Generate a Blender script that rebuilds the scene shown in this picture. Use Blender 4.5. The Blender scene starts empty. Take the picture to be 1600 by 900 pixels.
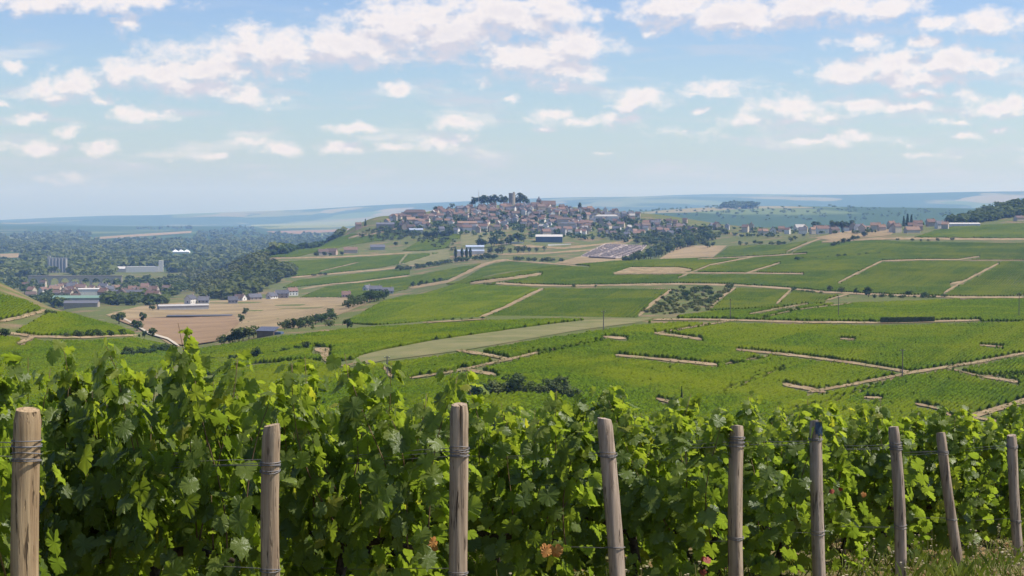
import bpy, math, random
import numpy as np
rng = np.random.default_rng(7)
random.seed(7)
R = math.radians
SC = bpy.context.scene
COL = SC.collection

# ------------------------------------------------------------------ camera
F = 2500.0                      # focal length in pixels of a 1600 px wide picture
EZ = 120.0                      # eye height above the far plain
PIT = math.atan(120.0 / F)
cp, sp = math.cos(PIT), math.sin(PIT)
cam = bpy.data.cameras.new("camera"); cam.sensor_width = 36; cam.lens = F / 1600 * 36
cam.clip_start = 0.1; cam.clip_end = 120000
camo = bpy.data.objects.new("camera", cam); COL.objects.link(camo)
camo.location = (0, 0, EZ); camo.rotation_euler = (math.pi / 2 - PIT, 0, 0)
SC.camera = camo
SC.view_settings.view_transform = 'Standard'; SC.view_settings.look = 'None'
SC.view_settings.exposure = 0.55; SC.view_settings.gamma = 1
SC.cycles.max_bounces = 8; SC.cycles.transparent_max_bounces = 4
SC.cycles.volume_bounces = 1

# ------------------------------------------------------------------ sun and sky
SUN_EL = R(56); SUN_AZ = R(90)          # azimuth clockwise from +Y (the view direction)
sd = (math.sin(SUN_AZ) * math.cos(SUN_EL), math.cos(SUN_AZ) * math.cos(SUN_EL), math.sin(SUN_EL))
sl = bpy.data.lights.new("sun", 'SUN'); sl.energy = 4.2; sl.angle = R(0.5); sl.color = (1, 0.96, 0.90)
so = bpy.data.objects.new("sun", sl); COL.objects.link(so)
from mathutils import Vector
so.rotation_euler = Vector(sd).to_track_quat('Z', 'Y').to_euler()

W = bpy.data.worlds.new("World"); SC.world = W; W.use_nodes = True
nt = W.node_tree; nt.nodes.clear()
def N(tree, t, **k):
    n = tree.nodes.new(t)
    for a, b in k.items(): setattr(n, a, b)
    return n
def setin(tree, node, i, v):
    if isinstance(v, bpy.types.NodeSocket): tree.links.new(v, node.inputs[i])
    else: node.inputs[i].default_value = v
def mth(tree, op, a, b=0.0, c=0.0, clamp=False):
    n = N(tree, 'ShaderNodeMath', operation=op); n.use_clamp = clamp
    setin(tree, n, 0, a); setin(tree, n, 1, b); setin(tree, n, 2, c)
    return n.outputs[0]
def vmt(tree, op, a, b=(0, 0, 0)):
    n = N(tree, 'ShaderNodeVectorMath', operation=op)
    setin(tree, n, 0, a); setin(tree, n, 1, b)
    return n.outputs[1] if op == 'LENGTH' else n.outputs[0]
def mixc(tree, f, a, b, blend='MIX'):
    n = N(tree, 'ShaderNodeMix', data_type='RGBA', blend_type=blend)
    setin(tree, n, 0, f); setin(tree, n, 6, a); setin(tree, n, 7, b)
    return n.outputs[2]
def mapr(tree, v, a, b, c=0.0, d=1.0, smooth=True):
    n = N(tree, 'ShaderNodeMapRange'); n.interpolation_type = 'SMOOTHSTEP' if smooth else 'LINEAR'
    setin(tree, n, 0, v); n.inputs[1].default_value = a; n.inputs[2].default_value = b
    n.inputs[3].default_value = c; n.inputs[4].default_value = d
    return n.outputs[0]

# cumulus: (x, y, rx, ry, weight) in view angles (thousandths), lobes of each cloud
CL = [  # big chain, upper left
 (70,140,40,22,1),(120,128,60,24,1),(200,112,70,30,1),(260,108,80,42,1),(330,110,90,46,1.1),(385,70,50,44,1),(440,80,90,42,1.1),
 (520,62,60,44,1.1),(560,75,110,40,1.1),(640,40,90,60,1.1),(700,50,110,56,1.2),(790,20,130,44,1.2),(860,10,60,40,1),(600,30,60,40,1),
 (290,135,70,22,1),(85,152,50,14,.9),(160,152,30,12,.8),
 (840,90,110,34,1.1),(900,70,70,40,1.1),(880,110,90,30,1),(880,132,24,12,.8),
 (60,0,130,24,1),(190,2,120,20,1),(198,42,36,18,.9),
 (395,155,45,24,1),(402,142,26,18,.9),(625,137,30,15,1),(225,180,60,14,1),(50,187,34,13,.9),(10,162,22,9,.8),(20,105,26,12,.6),
 (105,208,20,11,.8),(60,230,60,14,1),(155,233,40,14,.9),(300,242,60,9,.6),(385,222,30,11,.8),(440,233,50,13,.9),(345,243,24,7,.7),
 (555,203,50,12,.9),(535,228,60,13,1),(620,232,50,10,.7),(715,192,50,16,1),(690,225,50,14,.8),(720,218,30,10,.8),
 (745,128,26,16,.55),(795,154,16,11,.7),(110,285,60,14,.5),(30,298,40,6,.35),
 # right half
 (1060,14,90,36,1.1),(1150,22,120,36,1.2),(1260,10,110,36,1.1),(1370,14,90,26,1.1),(1480,35,60,14,.9),
 (1550,34,80,24,1),(1350,68,60,16,1),(1440,65,40,14,1),(1330,112,70,24,1.1),(1400,100,70,28,1.1),(1490,95,70,34,1.1),(1540,105,50,22,1),
 (1430,124,120,16,1),(1570,100,20,12,.7),
 (1000,155,55,20,1),(985,165,40,10,.8),(1115,138,60,17,1),(1090,144,40,9,.8),(865,178,44,16,1),(905,192,60,10,.8),(960,190,50,14,.8),(850,202,30,6,.6),
 (1230,165,90,20,.8),(1190,190,70,14,.7),(1350,160,70,18,.85),(1280,185,80,14,.7),(1420,168,60,15,.8),(1440,145,70,10,.55),(1520,150,50,14,.7),
 (1560,172,60,20,1),(1590,160,40,20,1),(1500,190,60,8,.6),(1330,206,24,8,.7),(1280,222,60,10,.8),(1340,215,40,8,.7),(1410,222,24,7,.6),(1500,212,30,9,.7),(1560,206,24,9,.7),
 (1140,215,40,8,.5),(1095,178,20,8,.7),(940,238,18,5,.6),(1060,205,60,8,.4),
 (900,20,70,10,.4),(930,30,16,12,.6),(1020,48,14,11,.7),(1430,240,60,5,.3)]
def pdir(x, v):
    a = (450 - v) / F
    y = cp + a * sp
    return (x - 800) / F / y, (-sp + a * cp) / y
g = bpy.data.node_groups.new("cloud_density", 'ShaderNodeTree')
g.interface.new_socket("P", in_out='INPUT', socket_type='NodeSocketVector')
g.interface.new_socket("D", in_out='OUTPUT', socket_type='NodeSocketFloat')
gi = N(g, 'NodeGroupInput'); go = N(g, 'NodeGroupOutput')
wn = N(g, 'ShaderNodeTexNoise'); wn.noise_dimensions = '2D'; wn.inputs['Scale'].default_value = 55; wn.inputs['Detail'].default_value = 3
g.links.new(gi.outputs[0], wn.inputs['Vector'])
wv = vmt(g, 'MULTIPLY', vmt(g, 'SUBTRACT', wn.outputs['Color'], (.5, .5, .5)), (.018, .010, 0))
P = vmt(g, 'ADD', gi.outputs[0], wv)
acc = None
for (x, v, rx, ry, w) in CL:
    c = pdir(x, v)
    q = vmt(g, 'MULTIPLY', vmt(g, 'SUBTRACT', P, (c[0], c[1], 0)), (F / rx / 1.12, F / ry / 1.12, 0))
    d = mth(g, 'MULTIPLY_ADD', vmt(g, 'LENGTH', q), -w, w)
    acc = d if acc is None else mth(g, 'SMOOTH_MAX', acc, d, 0.18)
n1 = N(g, 'ShaderNodeTexNoise'); n1.noise_dimensions = '2D'; n1.inputs['Scale'].default_value = 60; n1.inputs['Detail'].default_value = 8; n1.inputs['Roughness'].default_value = .62
mp = vmt(g, 'MULTIPLY', gi.outputs[0], (1, 1.7, 1)); g.links.new(mp, n1.inputs['Vector'])
nn = mth(g, 'MULTIPLY_ADD', n1.outputs[0], 1.7, -0.93)
g.links.new(mth(g, 'ADD', acc, nn), go.inputs[0])

geo = N(nt, 'ShaderNodeTexCoord')
sep = N(nt, 'ShaderNodeSeparateXYZ'); nt.links.new(geo.outputs['Generated'], sep.inputs[0])
yy = mth(nt, 'MAXIMUM', mth(nt, 'ABSOLUTE', sep.outputs[1]), .04)
cmb = N(nt, 'ShaderNodeCombineXYZ')
nt.links.new(mth(nt, 'DIVIDE', sep.outputs[0], yy), cmb.inputs[0]); nt.links.new(mth(nt, 'DIVIDE', sep.outputs[2], yy), cmb.inputs[1])
def dens(off):
    gn = N(nt, 'ShaderNodeGroup'); gn.node_tree = g
    nt.links.new(vmt(nt, 'ADD', cmb.outputs[0], off), gn.inputs[0]); return gn.outputs[0]
d0 = dens((0, 0, 0)); d1 = dens((.004, .011, 0))
above = mapr(nt, sep.outputs[2], 0.0, 0.03)
alpha = mth(nt, 'MULTIPLY', mth(nt, 'MULTIPLY', mapr(nt, d0, -.14, .72), above), .93)
wsp = N(nt, 'ShaderNodeTexNoise'); wsp.noise_dimensions = '2D'; wsp.inputs['Scale'].default_value = 1; wsp.inputs['Detail'].default_value = 7; wsp.inputs['Roughness'].default_value = .6
nt.links.new(vmt(nt, 'MULTIPLY', cmb.outputs[0], (14, 75, 0)), wsp.inputs['Vector'])
band = mth(nt, 'MULTIPLY', mapr(nt, sep.outputs[2], .012, .03), mapr(nt, sep.outputs[2], .14, .07))
alpha = mth(nt, 'MAXIMUM', alpha, mth(nt, 'MULTIPLY', mth(nt, 'MULTIPLY', mapr(nt, wsp.outputs[0], .47, .74), band), .55))
lit = mapr(nt, mth(nt, 'SUBTRACT', d0, d1), -.40, .30)
core = mapr(nt, d0, .5, 1.3)                      # thick cores are greyer underneath
lit = mth(nt, 'SUBTRACT', lit, mth(nt, 'MULTIPLY', core, .38), clamp=True)
ccol = mixc(nt, lit, (4.75, 4.6, 5.1, 1), (6.8, 6.35, 6.25, 1))
sky = N(nt, 'ShaderNodeTexSky'); sky.sky_type = 'NISHITA'; sky.sun_disc = False
sky.sun_elevation = SUN_EL; sky.sun_rotation = SUN_AZ
sky.air_density = 1.0; sky.dust_density = 1.0; sky.ozone_density = 1.0
elev = mapr(nt, cmb.outputs[0] and sep.outputs[2], 0.0, .16, 0, 1, False)
skt = mixc(nt, 1.0, sky.outputs[0], mixc(nt, elev, (.86, .98, 1.05, 1), (.66, .75, 1.03, 1)), 'MULTIPLY')
bg = N(nt, 'ShaderNodeBackground'); bg.inputs[1].default_value = 0.1
wo = N(nt, 'ShaderNodeOutputWorld')
nt.links.new(mixc(nt, alpha, skt, ccol), bg.inputs[0]); nt.links.new(bg.outputs[0], wo.inputs[0])

# ------------------------------------------------------------------ object helpers
def tag(o, label=None, cat=None, group=None, kind=None):
    if label: o['label'] = label
    if cat: o['category'] = cat
    if group: o['group'] = group
    if kind: o['kind'] = kind
    return o
def link(name, me, mat=None, parent=None):
    o = bpy.data.objects.new(name, me); COL.objects.link(o)
    if mat is not None and me is not None and not me.materials: me.materials.append(mat)
    if parent is not None: o.parent = parent
    return o
def empty(name, loc, rz=0, sc=1.0):
    o = bpy.data.objects.new(name, None); COL.objects.link(o)
    o.location = loc; o.rotation_euler = (0, 0, rz)
    o.scale = (sc, sc, sc) if not isinstance(sc, tuple) else sc
    o.empty_display_size = .2
    return o
def mesh_np(name, V, Fq, smooth=False):
    """V (n,3); Fq (m,k) array or list of polygons."""
    me = bpy.data.meshes.new(name)
    V = np.asarray(V, np.float32)
    if isinstance(Fq, np.ndarray):
        m, k = Fq.shape
        me.vertices.add(len(V)); me.vertices.foreach_set('co', V.ravel())
        me.loops.add(m * k); me.loops.foreach_set('vertex_index', Fq.astype(np.int32).ravel())
        me.polygons.add(m)
        me.polygons.foreach_set('loop_start', np.arange(0, m * k, k, dtype=np.int32))
        me.update(calc_edges=True)
    else:
        me.from_pydata([tuple(map(float, p)) for p in V], [], [tuple(map(int, f)) for f in Fq]); me.update()
    if smooth and len(me.polygons): me.polygons.foreach_set('use_smooth', np.ones(len(me.polygons), bool))
    return me
class MB:
    """collects simple solids into one mesh"""
    def __init__(s): s.v = []; s.f = []
    def add(s, V, Fc):
        b = len(s.v); s.v += [tuple(p) for p in V]; s.f += [tuple(i + b for i in q) for q in Fc]; return s
    def box(s, x0, x1, y0, y1, z0, z1):
        return s.add([(x0,y0,z0),(x1,y0,z0),(x1,y1,z0),(x0,y1,z0),(x0,y0,z1),(x1,y0,z1),(x1,y1,z1),(x0,y1,z1)],
                     [(0,3,2,1),(4,5,6,7),(0,1,5,4),(1,2,6,5),(2,3,7,6),(3,0,4,7)])
    def gable(s, x0, x1, y0, y1, z0, z1, ov=.4, th=.25):      # ridge along x, a slab roof with thickness
        ym = (y0 + y1) / 2; sl_ = (z1 - z0) / (y1 - ym)
        P_ = [(y0 - ov, z0 - ov * sl_), (ym, z1), (y1 + ov, z0 - ov * sl_)]
        V = [(x, y, z + dz) for x in (x0 - ov, x1 + ov) for dz in (0, th) for (y, z) in P_]
        return s.add(V, [(0,1,4,3),(1,2,5,4),(6,9,10,7),(7,10,11,8),(3,4,10,9),(4,5,11,10),(0,6,7,1),(1,7,8,2),(0,3,9,6),(2,8,11,5)])
    def gablewall(s, x0, x1, y0, y1, zb, ze, zr):               # walls with gable ends
        ym = (y0 + y1) / 2
        V = [(x, y, z) for x in (x0, x1) for (y, z) in ((y0, zb), (y1, zb), (y1, ze), (ym, zr), (y0, ze))]
        return s.add(V, [(0,4,3,2,1),(5,6,7,8,9),(0,1,6,5),(1,2,7,6),(0,5,9,4),(2,3,8,7),(3,4,9,8)])
    def hip(s, x0, x1, y0, y1, z0, z1, k=None):
        k = (y1 - y0) / 2 if k is None else k; ym = (y0 + y1) / 2
        V = [(x0,y0,z0),(x1,y0,z0),(x1,y1,z0),(x0,y1,z0),(x0+k,ym,z1),(x1-k,ym,z1)]
        return s.add(V, [(0,1,5,4),(1,2,5),(2,3,4,5),(3,0,4),(3,2,1,0)])
    def tube(s, pts, rad, n=8, cap=True):
        pts = [Vector(p) for p in pts]; rad = rad if hasattr(rad, '__len__') else [rad] * len(pts)
        b = len(s.v); m = len(pts)
        for i, p in enumerate(pts):
            t = (pts[min(i + 1, m - 1)] - pts[max(i - 1, 0)]).normalized()
            a = t.cross(Vector((0, 0, 1)) if abs(t.z) < .9 else Vector((1, 0, 0))).normalized(); c = t.cross(a)
            for k in range(n):
                an = 2 * math.pi * k / n
                s.v.append(tuple(p + (a * math.cos(an) + c * math.sin(an)) * rad[i]))
        for i in range(m - 1):
            for k in range(n):
                s.f.append((b+i*n+k, b+i*n+(k+1)%n, b+(i+1)*n+(k+1)%n, b+(i+1)*n+k))
        if cap:
            s.f.append(tuple(b + k for k in reversed(range(n)))); s.f.append(tuple(b + (m-1)*n + k for k in range(n)))
        return s
    def cone(s, x, y, z0, z1, r0, r1, n=10):
        return s.tube([(x, y, z0), (x, y, z1)], [r0, r1], n)
    def build(s, name, mat, parent=None, smooth=False):
        me = bpy.data.meshes.new(name); me.from_pydata(s.v, [], s.f); me.update()
        if smooth: me.polygons.foreach_set('use_smooth', np.ones(len(me.polygons), bool))
        return link(name, me, mat, parent)
def copy_tree(o, parent=None):
    c = o.copy(); COL.objects.link(c)
    if parent is not None: c.parent = parent
    for ch in list(o.children): copy_tree(ch, c)
    return c

# ------------------------------------------------------------------ materials
def newmat(name):
    m = bpy.data.materials.new(name); m.use_nodes = True; t = m.node_tree; t.nodes.clear()
    out = N(t, 'ShaderNodeOutputMaterial'); return m, t, out
def noise(t, scale, detail=4, rough=.6, vec=None, dim='3D'):
    n = N(t, 'ShaderNodeTexNoise'); n.noise_dimensions = dim
    n.inputs['Scale'].default_value = scale; n.inputs['Detail'].default_value = detail; n.inputs['Roughness'].default_value = rough
    if vec is not None: t.links.new(vec, n.inputs['Vector'])
    return n
def C4(c): return (c[0], c[1], c[2], 1)
def surf(name, a, b, scale=1.0, rough=.85, spec=.25, objrand=0.0, world=False, bump=0.0, lo=.35, hi=.65):
    """two-tone noisy surface"""
    m, t, out = newmat(name)
    if world:
        gp = N(t, 'ShaderNodeNewGeometry').outputs['Position']
    else:
        gp = N(t, 'ShaderNodeTexCoord').outputs['Object']
    n = noise(t, scale, 5, .65, gp)
    c = mixc(t, mapr(t, n.outputs[0], lo, hi), C4(a), C4(b))
    if objrand:
        oi = N(t, 'ShaderNodeObjectInfo')
        h = N(t, 'ShaderNodeHueSaturation'); t.links.new(c, h.inputs['Color'])
        t.links.new(mapr(t, oi.outputs['Random'], 0, 1, 1 - objrand, 1 + objrand, False), h.inputs['Value'])
        c = h.outputs[0]
    p = N(t, 'ShaderNodeBsdfPrincipled'); t.links.new(c, p.inputs['Base Color'])
    p.inputs['Roughness'].default_value = rough; p.inputs['Specular IOR Level'].default_value = spec
    if bump:
        bn = N(t, 'ShaderNodeBump'); bn.inputs['Strength'].default_value = bump; bn.inputs['Distance'].default_value = .05
        t.links.new(n.outputs[0], bn.inputs['Height']); t.links.new(bn.outputs[0], p.inputs['Normal'])
    t.links.new(p.outputs[0], out.inputs[0]); return m
def foliage(name, dark, light, trans, tf=.3, objrand=.25, big=0.03, rough=.7, spec=.06, huevar=.03):
    """leaf mass: colour varies from clump to clump and from plant to plant, light passes through"""
    m, t, out = newmat(name)
    ge = N(t, 'ShaderNodeNewGeometry'); oi = N(t, 'ShaderNodeObjectInfo')
    n = noise(t, big, 4, .6, ge.outputs['Position'])
    f = mth(t, 'ADD', mth(t, 'MULTIPLY', ge.outputs['Random Per Island'], .5), mth(t, 'MULTIPLY', mapr(t, n.outputs[0], .3, .7), .5))
    c = mixc(t, f, C4(dark), C4(light))
    h = N(t, 'ShaderNodeHueSaturation'); t.links.new(c, h.inputs['Color'])
    t.links.new(mapr(t, oi.outputs['Random'], 0, 1, 1 - objrand, 1 + objrand, False), h.inputs['Value'])
    t.links.new(mapr(t, oi.outputs['Random'], 0, 1, .5 + huevar, .5 - huevar, False), h.inputs['Hue'])
    p = N(t, 'ShaderNodeBsdfPrincipled'); t.links.new(h.outputs[0], p.inputs['Base Color'])
    p.inputs['Roughness'].default_value = rough; p.inputs['Specular IOR Level'].default_value = spec
    tr = N(t, 'ShaderNodeBsdfTranslucent'); t.links.new(mixc(t, 1.0, h.outputs[0], C4(trans), 'MULTIPLY'), tr.inputs[0])
    ms = N(t, 'ShaderNodeMixShader'); ms.inputs[0].default_value = tf
    t.links.new(p.outputs[0], ms.inputs[1]); t.links.new(tr.outputs[0], ms.inputs[2]); t.links.new(ms.outputs[0], out.inputs[0])
    return m

# ------------------------------------------------------------------ terrain: drop below the eye along columns of the view
def pchip(x, y, xq):
    x = np.asarray(x, float); y = np.asarray(y, float); h = np.diff(x); d = np.diff(y) / h
    m = np.zeros(len(x)); m[0], m[-1] = d[0], d[-1]
    for i in range(1, len(x) - 1):
        if d[i-1] * d[i] > 0:
            w1 = 2*h[i] + h[i-1]; w2 = h[i] + 2*h[i-1]; m[i] = (w1 + w2) / (w1 / d[i-1] + w2 / d[i])
    xq = np.clip(xq, x[0], x[-1]); i = np.clip(np.searchsorted(x, xq) - 1, 0, len(x) - 2)
    s = (xq - x[i]) / h[i]
    return ((2*s**3 - 3*s**2 + 1) * y[i] + (s**3 - 2*s**2 + s) * h[i] * m[i] + (-2*s**3 + 3*s**2) * y[i+1] + (s**3 - s**2) * h[i] * m[i+1])
NEAR = [(1, 0, 1.6), (14, 0, 3.6), (30, 0, 8), (60, 0, 18), (120, 0, 33), (220, 0, 45)]
FARL = [(2200, 0, 112), (4500, 0, 118), (9000, 0, 116), (14000, 0, 113)]
COLS = {
 0: [(330,700),(450,600),(560,530),(720,462),(790,0,36),(950,0,70),(1400,0,100)] + FARL + [(19000,346),(26000,0,220)],
 150: [(330,700),(450,598),(560,540),(690,507),(780,0,57),(900,0,70),(1250,491),(1700,466)] + FARL + [(19000,341),(26000,0,220)],
 280: [(330,700),(450,595),(560,560),(680,547),(760,542),(850,530),(1000,513),(1250,493),(1700,467),(2200,0,108),(4500,0,118),(9000,0,116),(14000,0,112),(19000,337),(26000,0,200)],
 450: [(330,690),(420,600),(520,548),(640,517),(720,0,53),(900,506),(1200,486),(1600,470),(1720,462),(2000,430),(2250,402),(2400,390),(2500,0,64),(3300,0,115),(4500,0,117),(9000,0,113),(14000,0,108),(19000,333),(26000,0,200)],
 600: [(330,690),(400,600),(500,550),(600,520),(680,508),(740,0,53),(850,502),(1000,481),(1100,471),(1180,0,66),(1400,0,82),(1700,458),(2050,425),(2350,395),(2550,376),(2700,352),(2850,337),(2950,0,14),(3600,0,90),(4500,0,110),(9000,0,105),(14000,0,90),(19000,323),(26000,0,150)],
 800: [(330,690),(390,600),(490,550),(620,511),(690,497),(760,0,52),(880,492),(1250,450),(1450,426),(1550,0,60),(1800,0,66),(1950,414),(2150,400),(2500,370),(2720,346),(2870,326),(2950,320),(3060,0,0),(3600,0,80),(4500,0,105),(9000,0,95),(14000,0,70),(19000,312),(26000,0,100)],
 1000: [(330,700),(430,600),(510,550),(650,503),(700,0,47),(780,0,53),(880,489),(1200,450),(1450,415),(1520,408),(1620,0,55),(1900,0,60),(2050,402),(2300,385),(2600,361),(2800,343),(2920,333),(3050,0,16),(3700,0,75),(4800,0,70),(7000,0,0),(8000,0,12),(12000,0,20),(19000,305),(26000,0,0)],
 1200: [(330,700),(420,620),(520,560),(640,510),(740,489),(800,481),(880,0,54),(980,475),(1200,445),(1400,420),(1600,402),(1700,0,50),(1900,396),(2200,376),(2500,362),(2700,355),(2850,0,32),(3600,0,78),(5000,0,60),(7000,0,-22),(8000,0,0),(12000,0,10),(19000,302),(26000,0,0)],
 1400: [(330,700),(410,640),(480,590),(560,545),(680,503),(780,486),(900,471),(960,0,56),(1050,463),(1350,420),(1550,400),(1800,378),(2000,366),(2300,355),(2450,0,32),(3600,0,84),(5000,0,66),(7000,0,-16),(8000,0,0),(12000,0,10),(19000,299),(26000,0,0)],
 1600: [(330,710),(410,640),(480,590),(570,540),(680,500),(850,472),(920,0,54),(1050,464),(1450,410),(1800,377),(1900,369),(2150,350),(2400,330),(2650,316),(2850,0,10),(3600,0,70),(5000,0,66),(7000,0,-10),(8000,0,0),(12000,0,10),(19000,296),(26000,0,0)],
 1900: [(330,710),(410,640),(480,590),(570,540),(680,500),(850,472),(920,0,54),(1050,464),(1450,410),(1800,376),(1900,364),(2150,335),(2400,305),(2650,290),(2850,0,-20),(3600,0,60),(5000,0,66),(7000,0,-10),(8000,0,0),(12000,0,10),(19000,292),(26000,0,0)],
}
NY, = (640,)
LY = np.linspace(math.log(1.2), math.log(26000), NY); YG = np.exp(LY)
TG = np.concatenate([np.linspace(-1.5, -.45, 22)[:-1], np.linspace(-.45, .45, 361), np.linspace(.45, 1.5, 22)[1:]])
def v2d(Y, v): return -pdir(800, v)[1] * Y
xs = sorted(COLS); colD = []
for x in xs:
    kn = [(k[0], k[2]) if len(k) == 3 else (k[0], v2d(*k)) for k in NEAR + COLS[x]]
    colD.append(pchip([math.log(k[0]) for k in kn], [k[1] for k in kn], LY))
colD = np.array(colD); tcol = np.array([(x - 800) / F for x in xs])
DT = np.stack([pchip(tcol, colD[:, j], TG) for j in range(NY)], 1)          # (nt, ny)
RD = (-.75, .66)                                                              # vine row direction in the foreground
def near_drop(X, Y):
    X = np.clip(X, -9, 9); Yc = np.clip(Y, 0, 40)
    s = np.clip((X + .95) * RD[0] + (Yc - 6.44) * RD[1], 0, 24)
    return 1.6 + .0836 * X + .0612 * Yc + .11 * s + .004 * s * s
TT, YY = np.meshgrid(TG, YG, indexing='ij')
wgt = np.clip((np.log(YY) - math.log(14)) / (math.log(70) - math.log(14)), 0, 1); wgt = wgt * wgt * (3 - 2 * wgt)
DT = near_drop(TT * YY, YY) * (1 - wgt) + DT * wgt
def vnoise(X, Y, s, seed=0):
    """cheap value noise"""
    x = X / s; y = Y / s; xi = np.floor(x).astype(np.int64); yi = np.floor(y).astype(np.int64); fx = x - xi; fy = y - yi
    fx = fx * fx * (3 - 2 * fx); fy = fy * fy * (3 - 2 * fy)
    def hsh(a, b):
        h = (a * 374761393 + b * 668265263 + seed * 2147483647) & 0xffffffff; h = ((h ^ (h >> 13)) * 1274126177) & 0xffffffff
        return ((h ^ (h >> 16)) & 0xffff) / 65535.0
    return (hsh(xi, yi) * (1-fx) * (1-fy) + hsh(xi+1, yi) * fx * (1-fy) + hsh(xi, yi+1) * (1-fx) * fy + hsh(xi+1, yi+1) * fx * fy)
XX = TT * YY
DT += (vnoise(XX, YY, 90, 1) - .5) * 3.0 * np.clip((YY - 300) / 500, 0, 1) * np.clip((3300 - YY) / 300, 0.3, 1)
DT += (vnoise(XX, YY, 2600, 3) - .5) * 100 * np.clip((YY - 9000) / 6000, 0, 1) * np.clip((20500 - YY) / 500, 0.35, 1)
DT += (vnoise(XX, YY, 1.1, 5) - .5) * .07 * np.clip((40 - YY) / 20, 0, 1)
def H(X, Y):
    X = np.asarray(X, float); Y = np.maximum(np.asarray(Y, float), YG[0])
    t = np.clip(X / Y, TG[0], TG[-1]); fi = np.interp(t, TG, np.arange(len(TG))); fj = (np.log(np.minimum(Y, 25999)) - LY[0]) / (LY[1] - LY[0])
    i = np.clip(fi.astype(int), 0, len(TG) - 2); j = np.clip(fj.astype(int), 0, NY - 2); a = fi - i; b = fj - j
    return EZ - (DT[i, j]*(1-a)*(1-b) + DT[i+1, j]*a*(1-b) + DT[i, j+1]*(1-a)*b + DT[i+1, j+1]*a*b)
def project(X, Y, Z):
    zr = Z - EZ; dep = Y * cp - zr * sp; up = Y * sp + zr * cp
    return 800 + F * X / dep, 450 - F * up / dep
def ray(x, v, ylo=3.0, yhi=25000.0, h=0.0):
    """first point of the ground (raised by h) along a sight line"""
    tx, tz = pdir(x, v); n = 900
    Y = np.exp(np.linspace(math.log(ylo), math.log(yhi), n)); dz = EZ + tz * Y - (H(tx * Y, Y) + h)
    k = np.nonzero(dz <= 0)[0]
    if len(k) == 0: k = [int(np.argmin(dz / Y))]
    k = int(k[0])
    if k > 0 and dz[k] <= 0 < dz[k-1]:
        a = dz[k-1] / (dz[k-1] - dz[k]); y = Y[k-1] * (1 - a) + Y[k] * a
    else: y = Y[k]
    return np.array([tx * y, y, float(H(tx * y, y))])

# ground sheet
idx = np.arange(len(TG) * NY).reshape(len(TG), NY)
Vg = np.stack([XX, YY, EZ - DT], -1).reshape(-1, 3)
Fg = np.stack([idx[:-1, :-1], idx[1:, :-1], idx[1:, 1:], idx[:-1, 1:]], -1).reshape(-1, 4)
# apron behind and beside the viewpoint
bx = TG * YG[0]; nb = len(bx); base = len(Vg)
Vb = np.concatenate([np.stack([np.linspace(-40, 40, nb), np.full(nb, -30.0), np.full(nb, EZ - 1.6)], 1)])
Vg = np.concatenate([Vg, Vb])
Fb = np.stack([base + np.arange(nb-1), base + np.arange(1, nb), idx[1:, 0], idx[:-1, 0]], 1)
# material of the ground: stony tan soil and dry grass near, a mosaic of woods, meadows and stubble on the far plain
m, t, out = newmat("ground_soil")
ps = N(t, 'ShaderNodeNewGeometry').outputs['Position']; sp_ = N(t, 'ShaderNodeSeparateXYZ'); t.links.new(ps, sp_.inputs[0])
na = noise(t, .03, 6, .65, ps); nb_ = noise(t, 1.7, 6, .7, ps)
soil = mixc(t, mapr(t, nb_.outputs[0], .35, .68), (.17, .115, .065, 1), (.26, .19, .115, 1))
grass = mixc(t, mapr(t, nb_.outputs[0], .3, .7), (.065, .095, .025, 1), (.155, .155, .06, 1))
midc = mixc(t, mapr(t, na.outputs[0], .50, .66), grass, soil)
vo = N(t, 'ShaderNodeTexVoronoi'); vo.inputs['Scale'].default_value = 1.0
wz = noise(t, .0009, 3, .5, ps)
mv = vmt(t, 'MULTIPLY', ps, (.0016, .0011, 0)); mv = vmt(t, 'ADD', mv, wz.outputs['Color']); t.links.new(mv, vo.inputs['Vector'])
sc_ = N(t, 'ShaderNodeSeparateColor'); t.links.new(vo.outputs['Color'], sc_.inputs[0])
fieldc = mixc(t, sc_.outputs[1], (.10, .145, .05, 1), (.23, .20, .11, 1))
nwood = noise(t, .00045, 5, .6, ps); nfine = noise(t, .03, 3, .6, ps)
woodc = mixc(t, nfine.outputs[0], (.03, .06, .022, 1), (.065, .10, .035, 1))
farc = mixc(t, mapr(t, mth(t, 'ADD', nwood.outputs[0], mth(t, 'MULTIPLY', sc_.outputs[0], .28)), .66, .72), woodc, fieldc)
tot = mixc(t, mapr(t, sp_.outputs[1], 2900, 3300), midc, farc)
p = N(t, 'ShaderNodeBsdfPrincipled'); t.links.new(tot, p.inputs['Base Color']); p.inputs['Roughness'].default_value = 1; p.inputs['Specular IOR Level'].default_value = 0
t.links.new(p.outputs[0], out.inputs[0]); M_ground = m
gro = link("ground", mesh_np("ground", Vg, np.concatenate([Fg, Fb]), True), M_ground); tag(gro, kind='structure')

# air: one closed box of thin haze round everything
HZ = MB().box(-60000, 60000, -2000, 30000, -45, EZ + 420).build("haze", None); tag(HZ, kind='stuff')
m, t, out = newmat("haze_air"); pv = N(t, 'ShaderNodeVolumePrincipled')
pv.inputs['Color'].default_value = (.31, .53, 1.0, 1); pv.inputs['Absorption Color'].default_value = (1, 1, 1, 1); pv.inputs['Density'].default_value = 7.5e-5; pv.inputs['Anisotropy'].default_value = .1
t.links.new(pv.outputs[0], out.inputs['Volume']); HZ.data.materials.append(m)

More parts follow.
